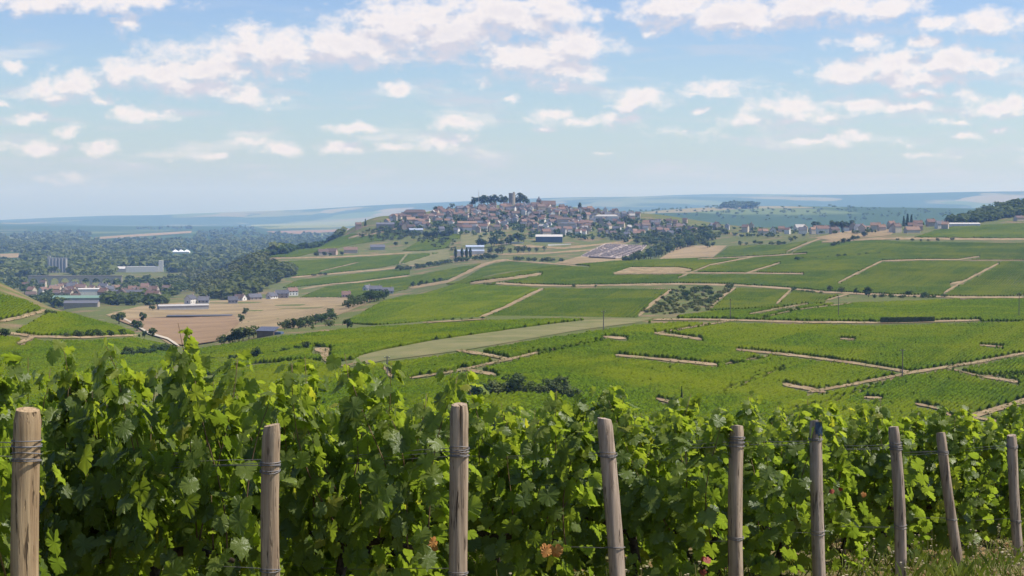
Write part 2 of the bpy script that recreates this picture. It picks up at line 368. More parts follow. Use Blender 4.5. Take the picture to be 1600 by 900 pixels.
# ------------------------------------------------------------------ fields, tracks (draped on the terrain)
def inpoly(px, py, poly):
    px = np.asarray(px); c = np.zeros(px.shape, bool); n = len(poly)
    for i in range(n):
        x0, y0 = poly[i]; x1, y1 = poly[i-1]
        if y0 == y1: continue
        k = ((y0 > py) != (y1 > py)) & (px < (x1 - x0) * (py - y0) / (y1 - y0) + x0); c ^= k
    return c
def drape_poly(name, poly, mat, ylo, yhi, off=.25, nr=14, ncol=26):
    ys = [q[1] for q in poly]; V = []
    for r in range(nr + 1):
        v = min(ys) + (max(ys) - min(ys)) * (r * .996 + .002 * nr) / nr
        xsx = []
        for i in range(len(poly)):
            (x0, y0), (x1, y1) = poly[i], poly[i-1]
            if (y0 > v) != (y1 > v): xsx.append(x0 + (x1 - x0) * (v - y0) / (y1 - y0))
        a, b = min(xsx), max(xsx)
        for c in range(ncol + 1):
            q = ray(a + (b - a) * c / ncol, v, ylo, yhi); V.append((q[0], q[1], q[2] + off))
    w = ncol + 1; Fc = [(r*w+c, (r+1)*w+c, (r+1)*w+c+1, r*w+c+1) for r in range(nr) for c in range(ncol)]
    o = link(name, mesh_np(name, V, np.array(Fc), True), mat); tag(o, kind='structure'); return o
def strip(name, line, wpx, mat, ylo, yhi, off=.3):
    L = []
    for (a, b) in zip(line[:-1], line[1:]):
        n = max(2, int(math.hypot(b[0]-a[0], (b[1]-a[1]) * 2) / 7))
        L += [(a[0] + (b[0]-a[0]) * i / n, a[1] + (b[1]-a[1]) * i / n) for i in range(n)]
    L.append(line[-1]); V = []
    for i, (x, v) in enumerate(L):
        a, b = L[max(0, i-1)], L[min(len(L)-1, i+1)]; dx, dy = b[0]-a[0], b[1]-a[1]; l = math.hypot(dx, dy) or 1
        nx, ny = -dy / l, dx / l; ww = wpx * (.7 + .6 * float(vnoise(np.array(x * 1.0), np.array(v * 3.0), 9, 31))) * (1 if 0 < i < len(L) - 1 else .35)
        for s in (-.5, 0, .5):
            q = ray(x + nx * s * ww, v + ny * s * ww, ylo, yhi); V.append((q[0], q[1], q[2] + off))
    Fc = [(i*3+k, i*3+k+1, i*3+k+4, i*3+k+3) for i in range(len(L)-1) for k in (0, 1)]
    o = link(name, mesh_np(name, V, np.array(Fc), True), mat); tag(o, kind='structure'); return o
M_track = surf("track_dirt", (.22, .155, .085), (.33, .245, .14), .12, 1.0, .0, world=True)
_t = M_track.node_tree; _p = [q for q in _t.nodes if q.type == 'BSDF_PRINCIPLED'][0]; _src = _p.inputs['Base Color'].links[0].from_socket
_n = noise(_t, .16, 4, .65, N(_t, 'ShaderNodeNewGeometry').outputs['Position']); _t.links.new(mixc(_t, mth(_t, 'MULTIPLY', mapr(_t, _n.outputs[0], .5, .66), .7), _src, (.15, .15, .055, 1)), _p.inputs['Base Color'])
M_white_track = surf("chalk_track", (.38, .32, .24), (.48, .42, .33), .3, 1.0, .0, world=True)
M_stubble = surf("stubble", (.22, .165, .09), (.30, .225, .125), .02, 1.0, .0, world=True)
M_plough = surf("ploughed_soil", (.21, .14, .082), (.27, .185, .11), .03, 1.0, .0, world=True)
M_fallow = surf("fallow_grass", (.14, .145, .06), (.20, .18, .085), .06, 1.0, .0, world=True)
M_meadow = surf("meadow", (.13, .18, .05), (.24, .23, .10), .05, 1.0, .0, world=True)

drape_poly("field", [(165,492),(230,476),(330,470),(450,465),(530,464),(600,462),(560,480),(510,500),(440,520),(330,548),(280,548),(235,520)], M_stubble, 740, 1800, .25, 20, 40)
drape_poly("field", [(180,500),(260,496),(365,494),(375,505),(345,530),(325,540),(290,545),(240,522)], M_plough, 740, 1750, .6, 16, 30)
drape_poly("field", [(1030,405),(1062,384),(1136,384),(1112,404)], M_stubble, 1650, 2700, .4, 8, 12)
drape_poly("field", [(865,412),(905,401),(968,404),(985,410),(940,415)], M_stubble, 1650, 2700, .4, 8, 14)
drape_poly("field", [(545,574),(560,557),(600,547),(680,532),(771,519),(860,507),(940,498),(1022,497),(1000,504),(900,517),(850,526),(725,548),(600,564)], M_fallow, 330, 800, .2, 22, 40)
drape_poly("field", [(955,428),(985,418),(1060,418),(1085,422),(1060,428)], M_track, 900, 1600, .4, 6, 14)
drape_poly("field", [(630,395),(700,390),(705,408),(640,415),(622,412)], M_fallow, 1700, 2700, .4, 8, 12)
drape_poly("field", [(720,362),(775,358),(772,380),(720,384)], M_fallow, 1900, 2800, .4, 8, 12)
drape_poly("field", [(1270,372),(1330,360),(1400,358),(1392,368),(1300,376)], M_stubble, 1850, 2500, .4, 8, 12)

# (polyline, width px, near, far) : bare tracks and headlands between the plots
TR = [
 ([(1150,547),(1240,556),(1340,569),(1425,583)], 4.2, 330, 800),
 ([(1640,545),(1600,553),(1520,568),(1425,583),(1340,600),(1262,614)], 4.6, 330, 800),
 ([(962,556),(1040,563),(1120,571)], 4.5, 330, 800), ([(1120,572),(1200,557)], 1.6, 330, 800),
 ([(1022,521),(1060,526),(1097,531)], 4, 330, 800), ([(1026,521),(1140,502)], 2.2, 330, 800),
 ([(1222,601),(1262,608),(1290,614)], 6, 330, 800), ([(1225,659),(1255,656),(1282,650)], 9, 330, 800),
 ([(1495,658),(1545,644),(1620,622)], 9, 330, 800), ([(1495,658),(1470,640),(1430,632)], 4.5, 330, 800), ([(1515,652),(1580,664)], 6, 330, 800),
 ([(1533,589),(1592,598)], 5, 330, 800), ([(1480,576),(1533,589)], 2.5, 330, 800), ([(1530,540),(1567,543)], 2.6, 330, 800),
 ([(712,548),(760,555),(797,563)], 5, 330, 800), ([(640,592),(700,583),(735,576),(797,562),(840,552)], 4, 330, 800), ([(720,577),(775,587)], 5.5, 330, 800),
 ([(840,552),(940,531)], 1.6, 330, 800), ([(942,527),(978,530)], 5, 330, 800), ([(492,547),(512,549),(506,556),(514,566)], 13, 330, 800),
 ([(520,575),(575,566)], 3, 330, 800), ([(1348,622),(1378,623)], 4, 330, 800), ([(1025,624),(1068,634)], 5, 330, 800), ([(600,575),(612,590)], 7, 330, 800),
 ([(1312,530),(1335,531)], 3, 330, 800), ([(1380,600),(1220,648)], 1.2, 330, 800), ([(1600,585),(1533,589)], 1.4, 330, 800), ([(1225,575),(1130,612)],1.5,330,800),
 ([(1172,491),(1215,483),(1262,475)], 3, 600, 1000), ([(1190,497),(1240,485),(1330,474)], 1.6, 600, 1000), ([(1020,500),(1100,500),(1150,501),(1250,504),(1380,505),(1530,501)], 3.6, 500, 900),
 ([(1500,468),(1600,463)], 2, 600, 1000), ([(660,505),(760,499)], 2, 500, 900),
 ([(775,443),(830,446),(880,447),(960,446),(1060,444),(1150,446),(1230,451),(1290,457),(1400,462),(1500,465),(1600,465)], 3.4, 850, 1500),
 ([(735,443),(760,440),(800,435),(845,428)], 5, 850, 1600), ([(742,500),(790,480),(848,451)], 5, 800, 1500), ([(998,494),(1020,474),(1050,453)], 5, 800, 1500),
 ([(1106,484),(1125,466),(1150,449)], 4, 800, 1500), ([(1213,475),(1236,453)], 4, 800, 1500), ([(1290,470),(1335,457)],2.6,800,1500),
 ([(1060,434),(1110,414),(1180,401)], 2.2, 900, 1700), ([(960,428),(1065,427),(1160,427),(1255,428)], 2.2, 900, 1600), ([(1163,428),(1218,411)], 2.6, 900, 1700),
 ([(1310,442),(1345,424),(1378,408)], 3, 900, 1700), ([(1378,408),(1440,406),(1498,406),(1530,401)], 2.2, 900, 1800), ([(1500,407),(1600,407)], 1.4, 900, 1800),
 ([(1475,458),(1500,443),(1560,412)], 3.4, 900, 1800), ([(1485,444),(1505,440)],4,900,1700),
 ([(1285,378),(1370,373),(1450,373),(1540,374),(1620,374)], 4, 1600, 2300), ([(1090,405),(1200,400),(1260,396)],1.6,1400,2000), ([(1230,393),(1262,380),(1290,370)],3,1700,2300),
 # the slopes under the hill town
 ([(420,404),(470,403),(520,402),(580,399),(660,394),(700,392)], 2.6, 1700, 2700), ([(455,434),(520,428),(600,421),(640,416),(690,408)], 3, 1700, 2600),
 ([(470,452),(520,444),(560,441),(640,431)], 2.4, 1650, 2500), ([(625,410),(635,398)], 3, 1700, 2600), ([(672,395),(680,405)], 2.5, 1700, 2600), ([(640,450),(700,440),(725,428),(752,415),(775,408),(795,406)], 5, 1500, 2500),
 ([(500,424),(560,410)], 1.2, 1700, 2600), ([(790,407),(850,411),(920,417)], 2, 1700, 2600), ([(800,383),(880,388),(960,380),(990,375)], 4, 1900, 2700), ([(690,402),(760,398),(850,396),(930,390),(985,378)], 3, 1900, 2700),
 ([(545,372),(575,364)], 3, 2000, 2800), ([(560,370),(600,362),(650,350)], 2, 2200, 2900),
 # the small hill at the left
 ([(0,503),(30,497),(72,485)], 6, 450, 900), ([(-20,520),(20,522),(60,527),(130,528),(215,524)], 4, 450, 900), ([(28,537),(55,527)], 6, 450, 800),
]
for L, w, a, b in TR: strip("dirt_track", L, w * .8, M_track, a, b)
strip("chalk_path", [(190,497),(215,511),(232,522),(262,531),(280,543)], 2.6, M_white_track, 620, 1500, .8)

# ------------------------------------------------------------------ vineyards: rows of real hedged vines over the plots
def vinemat(name, dark, light, yel, big=.02):
    m, t, out = newmat(name)
    ps = N(t, 'ShaderNodeNewGeometry').outputs['Position']
    n1 = noise(t, big, 6, .7, ps); n2 = noise(t, .9, 5, .75, ps)
    c = mixc(t, mapr(t, n2.outputs[0], .38, .62), C4(tuple(q * .75 for q in dark)), C4(tuple(q * 1.12 for q in light)))
    c = mixc(t, mth(t, 'MULTIPLY', mapr(t, n1.outputs[0], .42, .70), .8), c, C4(yel))
    ra = N(t, 'ShaderNodeAttribute'); ra.attribute_name = 'tone'
    c = mixc(t, mth(t, 'MULTIPLY', mapr(t, ra.outputs['Fac'], .45, .9), .6), c, C4(yel)); c = mixc(t, mth(t, 'MULTIPLY', mapr(t, ra.outputs['Fac'], .4, .05), .55), c, C4(dark))
    p = N(t, 'ShaderNodeBsdfPrincipled'); t.links.new(c, p.inputs['Base Color']); p.inputs['Roughness'].default_value = .8; p.inputs['Specular IOR Level'].default_value = .03
    tr = N(t, 'ShaderNodeBsdfTranslucent'); t.links.new(mixc(t, 1.0, c, (1.5, 1.6, .4, 1), 'MULTIPLY'), tr.inputs[0])
    ms = N(t, 'ShaderNodeMixShader'); ms.inputs[0].default_value = .25
    t.links.new(p.outputs[0], ms.inputs[1]); t.links.new(tr.outputs[0], ms.inputs[2]); t.links.new(ms.outputs[0], out.inputs[0]); return m
M_va = vinemat("vine_rows_fresh", (.042, .078, .001), (.096, .152, .002), (.150, .176, .003))
M_vb = vinemat("vine_rows_deep", (.037, .069, .002), (.083, .127, .003), (.135, .152, .005))
M_vc = vinemat("vine_rows_far", (.042, .078, .003), (.088, .135, .005), (.128, .152, .007), .008)
def vineyard(label, poly, yr, d0, d1, spacing, seg, mat, wid=.92, hh=1.25, bare=()):
    """d0-d1: two picture points giving the direction of the rows"""
    a = ray(*d0, yr[0], yr[1]); b = ray(*d1, yr[0], yr[1]); d = (b - a)[:2]; d /= np.linalg.norm(d); n = np.array([-d[1], d[0]])
    px = [q[0] for q in poly]; t0, t1 = (min(px) - 805) / F, (max(px) - 795) / F
    cs = np.array([(t * y, y) for t in (t0, t1) for y in yr]); ls = cs @ d; ns = cs @ n
    A, B = np.meshgrid(np.arange(ns.min(), ns.max(), spacing), np.arange(ls.min(), ls.max(), seg), indexing='ij')
    A = A + rng.normal(0, .05, A.shape); B = B + rng.uniform(-.3, .3, B.shape) * seg
    X = A * n[0] + B * d[0]; Y = A * n[1] + B * d[1]
    ok = (Y > yr[0]) & (Y < yr[1]) & (X / np.maximum(Y, 1) > t0) & (X / np.maximum(Y, 1) < t1)
    Z = H(X, Y); qx, qv = project(X, Y, Z); rx, rv = project(X, Y, Z + hh)
    ok &= inpoly(rx, rv, poly)
    wob = .55 + .9 * vnoise(qx, qv * 2.5, 6.0, 51)
    for L, w, ya, yb in TR:
        if yb < yr[0] or ya > yr[1]: continue
        lo = min(q[0] for q in L) - w; hi = max(q[0] for q in L) + w
        for (p0, p1) in zip(L[:-1], L[1:]):
            dx, dy = p1[0]-p0[0], p1[1]-p0[1]; l2 = dx*dx + dy*dy
            for e in (0, .33, .67, 1):
                ux = qx + (rx - qx) * e; uv = qv + (rv - qv) * e
                s = np.clip(((ux - p0[0]) * dx + (uv - p0[1]) * dy) / l2, 0, 1)
                ok &= ~(np.hypot(ux - p0[0] - s*dx, uv - p0[1] - s*dy) < w * .42 * wob)
    for bp in bare: ok &= ~(inpoly(qx, qv, bp) | inpoly(rx, rv, bp))
    ok &= rng.random(X.shape) > (.003 if seg < 1 else 0)
    ids = -np.ones(X.shape, int); ids[ok] = np.arange(ok.sum())
    x, y, z = X[ok], Y[ok], Z[ok]; k = len(x)
    vig = .50 + .45 * vnoise(x, y, 9, 11) + .55 * vnoise(x, y, 2.3, 12)
    def ring(off, up, jit, jz):
        o = off * wid * vig + rng.normal(0, jit, k)
        return np.stack([x + n[0]*o + rng.normal(0, jit, k), y + n[1]*o + rng.normal(0, jit, k), z + hh * up * (.62 + .38 * vig) + rng.normal(0, jz * 1.3, k)], 1)
    V = np.stack([ring(-.42, .12, .05, .03), ring(-.55, .62, .09, .1), ring(-.22, 1.0, .09, .16), ring(.22, 1.0, .09, .16), ring(.55, .62, .09, .1), ring(.42, .12, .05, .03)], 1).reshape(-1, 3)
    i0 = ids[:, :-1]; i1 = ids[:, 1:]; mk = (i0 >= 0) & (i1 >= 0); p0 = i0[mk] * 6; p1 = i1[mk] * 6
    fs = [np.stack([p0 + c, p1 + c, p1 + c + 1, p0 + c + 1], 1) for c in range(5)]
    pad = np.pad(ids, ((0, 0), (1, 1)), constant_values=-1); e = (ids >= 0) & ((pad[:, :-2] < 0) | (pad[:, 2:] < 0)); q = ids[e] * 6
    fs += [np.stack([q, q+1, q+4, q+5], 1), np.stack([q+1, q+2, q+3, q+4], 1)]
    me = mesh_np("vineyard", V, np.concatenate(fs), False)
    rows = np.broadcast_to(np.arange(X.shape[0])[:, None], X.shape)[ok]; al = np.broadcast_to(np.arange(X.shape[1])[None] * seg, X.shape)[ok]
    tone = .55 * vnoise(rows * spacing, al, 75.0, 41) + .35 * vnoise(rows * 12.0, al, 60.0, 42) + .25 * rng.random(X.shape[0])[rows] + .2 * vnoise(rows * 2.0, al * .15, 8.0, 43) - .15
    cell = rng.random((400, 400)); jag = (vnoise(rows * spacing, al, 30.0, 77) - .5) * 1.2
    tone = tone * .8 + .42 * (cell[(rows * spacing / 58).astype(int) % 400, np.abs(al / 130 + jag * 0).astype(int) % 400] - .5) + .1
    at = me.attributes.new('tone', 'FLOAT', 'POINT'); at.data.foreach_set('value', np.repeat(tone, 6).astype(np.float32))
    o = link("vineyard", me, mat); tag(o, label, 'vineyard', kind='stuff')
    return o
STRIP = [(545,574),(560,557),(600,547),(680,532),(771,519),(860,507),(940,498),(1022,497),(1000,504),(900,517),(850,526),(725,548),(600,564)]
vineyard("broad bright green vineyard crossed by pale tracks below the fallow strip", [(300,640),(340,578),(480,560),(540,573),(600,566),(725,550),(850,528),(1000,506),(1060,502),(1150,504),(1250,506),(1380,508),(1640,500),(1640,740),(300,740)], (345, 760), (1225,597), (1450,508), 1.35, .8, M_va, bare=[STRIP])
vineyard("bright vineyard on the low crest behind the trimmed dark hedge", [(1010,501),(1060,493),(1110,486),(1200,480),(1300,473),(1400,470),(1640,462),(1640,499),(1560,498),(1380,501),(1250,500),(1150,497)], (600, 960), (1225,495), (1450,474), 1.4, 1.1, M_va)
vineyard("long bright vine band lying along the upper side of the fallow strip", [(285,560),(300,546),(400,530),(540,513),(640,507),(760,500),(850,497),(935,496),(860,505),(771,517),(680,530),(600,545),(560,555),(520,560),(480,557),(400,562),(330,580),(300,580)], (400, 780), (560,550), (800,508), 1.35, .9, M_va, bare=[STRIP])
vineyard("rounded green vineyard hill left of the slanting pale track", [(535,502),(560,490),(600,469),(650,457),(710,442),(745,443),(848,450),(800,474),(745,499),(700,504),(640,508)], (760, 1500), (620,495), (760,455), 1.7, 1.6, M_va)
vineyard("darker vineyard between the slanting pale track and the scrubby hollow", [(748,499),(800,476),(850,450),(950,450),(1050,451),(1020,474),(998,494)], (780, 1400), (800,490), (900,452), 1.7, 1.6, M_vb)
vineyard("great vineyard slope above the tree lined track on the right", [(690,443),(760,432),(850,417),(960,407),(1100,402),(1180,400),(1250,394),(1330,379),(1430,377),(1640,379),(1640,466),(1480,461),(1300,455),(1100,442),(890,445),(800,443)], (1000, 1950), (1320,450), (1480,380), 1.9, 2.2, M_vb,
   bare=[[(955,428),(985,418),(1060,418),(1085,422),(1060,428)]])
vineyard("small dark vineyard plots right of the scrubby hollow", [(1108,485),(1150,449),(1230,452),(1290,459),(1330,460),(1262,476),(1180,481)], (850, 1250), (1150,478), (1200,452), 1.7, 1.6, M_vb)
vineyard("vineyard below the roadside houses at the upper right", [(1425,371),(1460,360),(1490,353),(1640,346),(1640,371)], (1700, 2300), (1450,370), (1540,352), 2.2, 3, M_vc)
vineyard("narrow sunlit vineyard along the left shoulder of the town hill", [(415,401),(470,385),(520,373),(552,364),(590,366),(640,362),(620,372),(560,380),(500,392),(455,402)], (2000, 2800), (440,398), (560,368), 2.4, 3, M_vc)
vineyard("wide green vineyard below the row of farmhouses on the town hill", [(400,421),(440,408),(520,404),(625,395),(690,393),(632,410),(590,418),(510,426),(460,433)], (1850, 2700), (480,428), (600,398), 2.4, 3, M_vc)
vineyard("thin green vineyard strip between two tracks on the town hill", [(440,449),(465,437),(530,430),(640,418),(640,428),(540,440)], (1750, 2500), (480,444), (600,422), 2.4, 3, M_vc)
vineyard("green vineyard on the lowest slope above the stubble field", [(468,464),(510,447),(640,432),(700,420),(765,409),(735,424),(700,440),(640,450),(570,463)], (1600, 2500), (520,460), (680,424), 2.4, 3, M_vb)
vineyard("smooth dark green vineyard beside the pale road under the town", [(715,441),(755,417),(790,407),(850,413),(930,419),(840,430),(770,438)], (1600, 2500), (760,436), (880,414), 2.2, 3, M_vb)
vineyard("small square green vineyard under the dark trees of the town hill", [(628,391),(660,374),(706,372),(700,386),(668,391)], (2000, 2800), (640,388), (680,374), 2.4, 3, M_vc)
vineyard("little vineyard high up under the town walls", [(672,368),(700,360),(722,362),(718,372),(690,374)], (2200, 2850), (690,372), (715,362), 2.4, 3, M_vc)
vineyard("dark vineyard beside the tan field on the ridge", [(1113,404),(1140,384),(1215,382),(1262,376),(1235,394),(1170,402)], (1650, 2600), (1120,400), (1200,384), 2.2, 3, M_vb)
vineyard("vineyard patch sloping behind the ridge below the village", [(1238,395),(1270,378),(1330,372),(1425,378),(1330,380),(1280,394)], (1650, 2400), (1250,394), (1330,376), 2.2, 3, M_vc)
vineyard("bright vineyard on top of the small hill at the left edge", [(-40,452),(0,457),(40,468),(72,484),(30,495),(-40,506)], (470, 900), (0,500), (50,472), 1.4, 1.1, M_va)
vineyard("bright vineyard round the flank of the small left hill", [(14,520),(75,488),(100,486),(160,502),(205,514),(218,523),(130,526),(60,525)], (470, 900), (60,520), (150,505), 1.4, 1.1, M_va)
vineyard("low vineyard at the foot of the small left hill", [(-40,522),(20,525),(60,530),(130,531),(215,527),(275,541),(262,556),(235,590),(200,640),(-40,660)], (335, 860), (0,570), (200,532), 1.4, 1.1, M_va)

# ------------------------------------------------------------------ trees
def leafcards(C, Nrm, size, r):
    """quads at C facing Nrm"""
    k = len(C); Nrm = Nrm / np.linalg.norm(Nrm, axis=1, keepdims=True)
    a = np.cross(Nrm, r.normal(0, 1, (k, 3))); a /= np.linalg.norm(a, axis=1, keepdims=True); b = np.cross(Nrm, a)
    s = size * r.uniform(.6, 1.35, (k, 1)); w = r.uniform(.6, 1.0, (k, 1))
    bend = Nrm * s * .35
    V = np.stack([C - a*s - bend*.6, C - b*s*w, C + a*s - bend*.6, C + b*s*w + bend*.3], 1).reshape(-1, 3)
    return V, np.arange(4 * k).reshape(k, 4)
def crown_pts(kind, k, r):
    """points and normals for a crown of unit height (trunk included)"""
    if kind == 'poplar':
        z = r.uniform(.08, 1, k); rad = .13 * np.sin(np.pi * np.clip(z, .05, .98)) ** .6; an = r.uniform(0, 2*np.pi, k)
        rr = rad * np.sqrt(r.uniform(.4, 1, k)) * (1 + .25 * np.sin(an * 3 + z * 14))
        C = np.stack([rr*np.cos(an), rr*np.sin(an), z], 1); Nn = np.stack([np.cos(an), np.sin(an), .3 + 0*an], 1)
    elif kind == 'conifer':
        z = r.uniform(.1, 1, k) ** 1.2; an = r.uniform(0, 2*np.pi, k)
        rr = .26 * (1.02 - z) * (1 - .35 * ((z * 9) % 1)) * np.sqrt(r.uniform(.35, 1, k))
        C = np.stack([rr*np.cos(an), rr*np.sin(an), z], 1); Nn = np.stack([np.cos(an), np.sin(an), .5 + 0*an], 1)
    else:
        nl, spread, zc = {'round': (11, .34, .56), 'wide': (12, .46, .58), 'bush': (9, .50, .45), 'tall': (11, .24, .56)}[kind]
        cen, rad = [], []
        for i in range(nl):
            an = r.uniform(0, 2*np.pi); q = spread * math.sqrt(r.uniform(.05, 1)) * .75
            zz = zc + r.uniform(-.26, .22) * (1.0 if kind != 'wide' else .6)
            if kind == 'bush': zz = .22 + .45 * r.uniform(0, 1) * (1 - q / spread * .4)
            cen.append((q*math.cos(an), q*math.sin(an), zz)); rad.append(r.uniform(.15, .25) if kind != 'bush' else r.uniform(.2, .33))
        cen = np.array(cen); rad = np.array(rad); w = rad**2 / (rad**2).sum(); li = r.choice(nl, k, p=w)
        dv = r.normal(0, 1, (k, 3)); dv /= np.linalg.norm(dv, axis=1, keepdims=True); dv[:, 2] = np.where(dv[:, 2] < -.55, -dv[:, 2], dv[:, 2])
        C = cen[li] + dv * rad[li, None] * (r.uniform(.35, 1.08, (k, 1)) ** .5); C[:, 2] = np.clip(C[:, 2], .0 if kind == 'bush' else .1, 1.02)
        Nn = dv + np.array([0, 0, .15]) + r.normal(0, .35, (k, 3))
    return C, Nn
M_tree = foliage("tree_leaves", (.042, .068, .016), (.105, .135, .034), (1.3, 1.5, .6), .25, .28, .08)
M_tree2 = foliage("pale_tree_leaves", (.05, .075, .022), (.11, .14, .042), (1.3, 1.4, .6), .25, .2, .08)
M_conif = foliage("conifer_needles", (.036, .060, .015), (.080, .112, .030), (1.2, 1.4, .7), .22, .2, .08)
M_bark = surf("bark", (.06, .045, .03), (.13, .10, .07), 3, .95, .1)
CROWN = {}
def crown_mesh(kind, var, k, sz):
    key = (kind, var, k)
    if key not in CROWN:
        r = np.random.default_rng(100 + var + hash_kind[kind] * 17 + k); C, Nn = crown_pts(kind, k, r)
        V, Fc = leafcards(C, Nn, sz, r); CROWN[key] = mesh_np("crown_" + kind, V, Fc)
    return CROWN[key]
hash_kind = {'round': 1, 'wide': 2, 'bush': 3, 'tall': 4, 'poplar': 5, 'conifer': 6}
TRUNK = {}
def trunk_mesh(kind, var):
    key = (kind, var)
    if key not in TRUNK:
        r = random.Random(var * 31 + hash_kind[kind]); mb = MB()
        h = .55 if kind in ('round', 'wide', 'tall') else (.9 if kind in ('poplar', 'conifer') else .25); rr = .028 if kind != 'bush' else .02
        mb.tube([(0, 0, -.04), (.01, 0, .12), (0, .01, h)], [rr * 1.3, rr, rr * .45], 7)
        for i in range(4 if kind not in ('poplar', 'conifer') else 0):
            an = r.uniform(0, 6.28); z0 = h * r.uniform(.35, .7); q = .22 if kind != 'wide' else .32
            mb.tube([(0, 0, z0), (q*.5*math.cos(an), q*.5*math.sin(an), z0+.12), (q*math.cos(an), q*math.sin(an), z0 + .24)], [rr*.55, rr*.4, rr*.18], 5)
        me = bpy.data.meshes.new("trunk"); me.from_pydata(mb.v, [], mb.f); me.update(); TRUNK[key] = me
    return TRUNK[key]
NAMES = {'round': 'broadleaf_tree', 'wide': 'broadleaf_tree', 'tall': 'broadleaf_tree', 'bush': 'bush', 'poplar': 'poplar_tree', 'conifer': 'conifer_tree'}
CATS = {'round': 'tree', 'wide': 'tree', 'tall': 'tree', 'bush': 'bush', 'poplar': 'poplar', 'conifer': 'conifer'}
tree_count = [0]
def tree(x, v, hpx, kind, label, group=None, ylo=330, yhi=3100, mat=None, wx=1.0, k=None):
    """tree standing on the ground at picture point (x, v)"""
    p = ray(x, v, ylo, yhi); hm = hpx * p[1] / F; var = tree_count[0] % 5; tree_count[0] += 1
    if k is None: k = 420 if hpx > 18 else (200 if hpx > 9 else 110)
    root = empty(NAMES[kind], (p[0], p[1], p[2] - .02 * hm), random.uniform(0, 6.28), (hm * wx, hm * wx, hm))
    tag(root, label, CATS[kind], group)
    mt = mat or (M_conif if kind == 'conifer' else M_tree)
    c = bpy.data.objects.new("crown" if kind != 'bush' else "foliage", crown_mesh(kind, var, k, {420: .06, 200: .085, 110: .11}[k] * (.8 if kind in ('poplar', 'conifer') else 1))); COL.objects.link(c)
    c.parent = root
    if not c.data.materials: c.data.materials.append(M_tree)
    c.material_slots[0].link = 'OBJECT'; c.material_slots[0].material = mt
    t_ = bpy.data.objects.new("trunk" if kind != 'bush' else "stem", trunk_mesh(kind, var)); COL.objects.link(t_); t_.parent = root
    if not t_.data.materials: t_.data.materials.append(M_bark)
    return root
def hedge_line(pts, n, h, label, group, ylo, yhi, kinds=('bush', 'round'), mat=None, jit=.3, wx=1.2):
    seg = [math.hypot(b[0]-a[0], b[1]-a[1]) for a, b in zip(pts[:-1], pts[1:])]; tot = sum(seg)
    for i in range(n):
        s = (i + .5 + random.uniform(-jit, jit)) / n * tot
        for (a, b), l in zip(zip(pts[:-1], pts[1:]), seg):
            if s <= l: break
            s -= l
        q = min(max(s / l, 0), 1)
        tree(a[0] + (b[0]-a[0])*q, a[1] + (b[1]-a[1])*q, h * random.uniform(.7, 1.25), random.choice(kinds), label, group, ylo, yhi, mat, wx)
# single trees of the brown field and the left hill
tree(186, 506, 22, 'wide', "wide flat crowned tree nearest the green hill on the brown field", None, 700, 1500, None, 1.3)
tree(214, 517, 20, 'round', "round tree in front of the white field path, by a pale stub", None, 700, 1500, None, 1.3)
tree(224, 503, 16, 'round', "small round tree behind two others beside the white path", None, 700, 1500, None, 1.1)
tree(226, 528, 13, 'tall', "slim dark bush like tree standing on the chalk path's edge", None, 600, 1500, None, 1.0)
tree(238, 527, 16, 'round', "round topped little tree right of the chalk path", None, 700, 1500, None, 1.2)
tree(239, 486, 10, 'wide', "lone low tree on the stubble left of the long white shed", None, 1000, 1800, None, 1.3)
tree(384, 493, 13, 'round', "upper of two trees standing on the brown field's right side", None, 800, 1700)
tree(378, 505, 15, 'round', "lower of two trees standing on the brown field's right side", None, 800, 1700)
hedge_line([(348,542),(372,538),(400,530)], 7, 22, "pale leafy tree in the clump left of the blue roofed shed", "trees left of the blue roofed shed", 640, 900, ('round', 'tall'), M_tree2)
tree(404, 524, 14, 'poplar', "dark narrow tree touching the left end of the blue roofed shed", None, 640, 900, M_conif, 1.8)
hedge_line([(440,520),(470,514),(500,505),(520,500)], 8, 20, "leafy tree in the hedge right of the blue roofed shed", "trees right of the blue roofed shed", 690, 1100, ('round', 'bush'), M_tree2)
tree(517, 498, 18, 'round', "round dark tree topping the hedge beside the stubble field", None, 760, 1200)
tree(516, 511, 16, 'bush', "broad dark bush below the round tree at the hedge's upper end", None, 690, 900)
tree(543, 515, 18, 'round', "single dark round tree at the crest above the bright vine band", None, 640, 800, M_conif, 1.2)
tree(488, 515, 8, 'bush', "small round dark bush between the two hedges", None, 640, 900)
hedge_line([(540,484),(560,477),(590,470),(605,467)], 8, 20, "dense dark tree in the grove at the foot of the vineyard hill", "grove at the foot of the vineyard hill", 1000, 1600, ('round', 'bush'), M_conif, .3, 1.3)
hedge_line([(330,566),(360,566),(385,562),(430,556),(470,548),(482,545)], 12, 13, "dark bush in the ragged hedge below the bright vine band", "ragged hedge below the bright vine band", 400, 720, ('bush',), M_conif, .4, 1.2)
tree(401, 562, 24, 'round', "tallest dark tree of the ragged hedge below the vine band", None, 400, 720, M_conif, .9)
tree(478, 549, 17, 'round', "dark tree at the right end of the ragged hedge", None, 400, 720, M_conif, 1.1)
hedge_line([(190,560),(215,558),(240,554),(265,549)], 9, 17, "dark round bush in the hedge under the left hill's lower vineyard", "dark hedge under the left hill", 420, 800, ('bush', 'round'), M_conif, .3, 1.25)
hedge_line([(100,527),(130,526),(160,526),(192,524)], 8, 12, "bush on the bank across the left hill", "bushes on the left hill's bank", 450, 850, ('bush',), None, .4, 1.2)
hedge_line([(0,525),(14,526)], 2, 14, "dark bush at the left edge beside the hill track", "bushes at the left edge", 450, 850, ('bush',), M_conif, .3, 1.2)
hedge_line([(74,492),(86,494)], 3, 10, "small dark bush at the bend of the left hill's track", "bushes at the track bend", 450, 850, ('bush',), M_conif, .3)
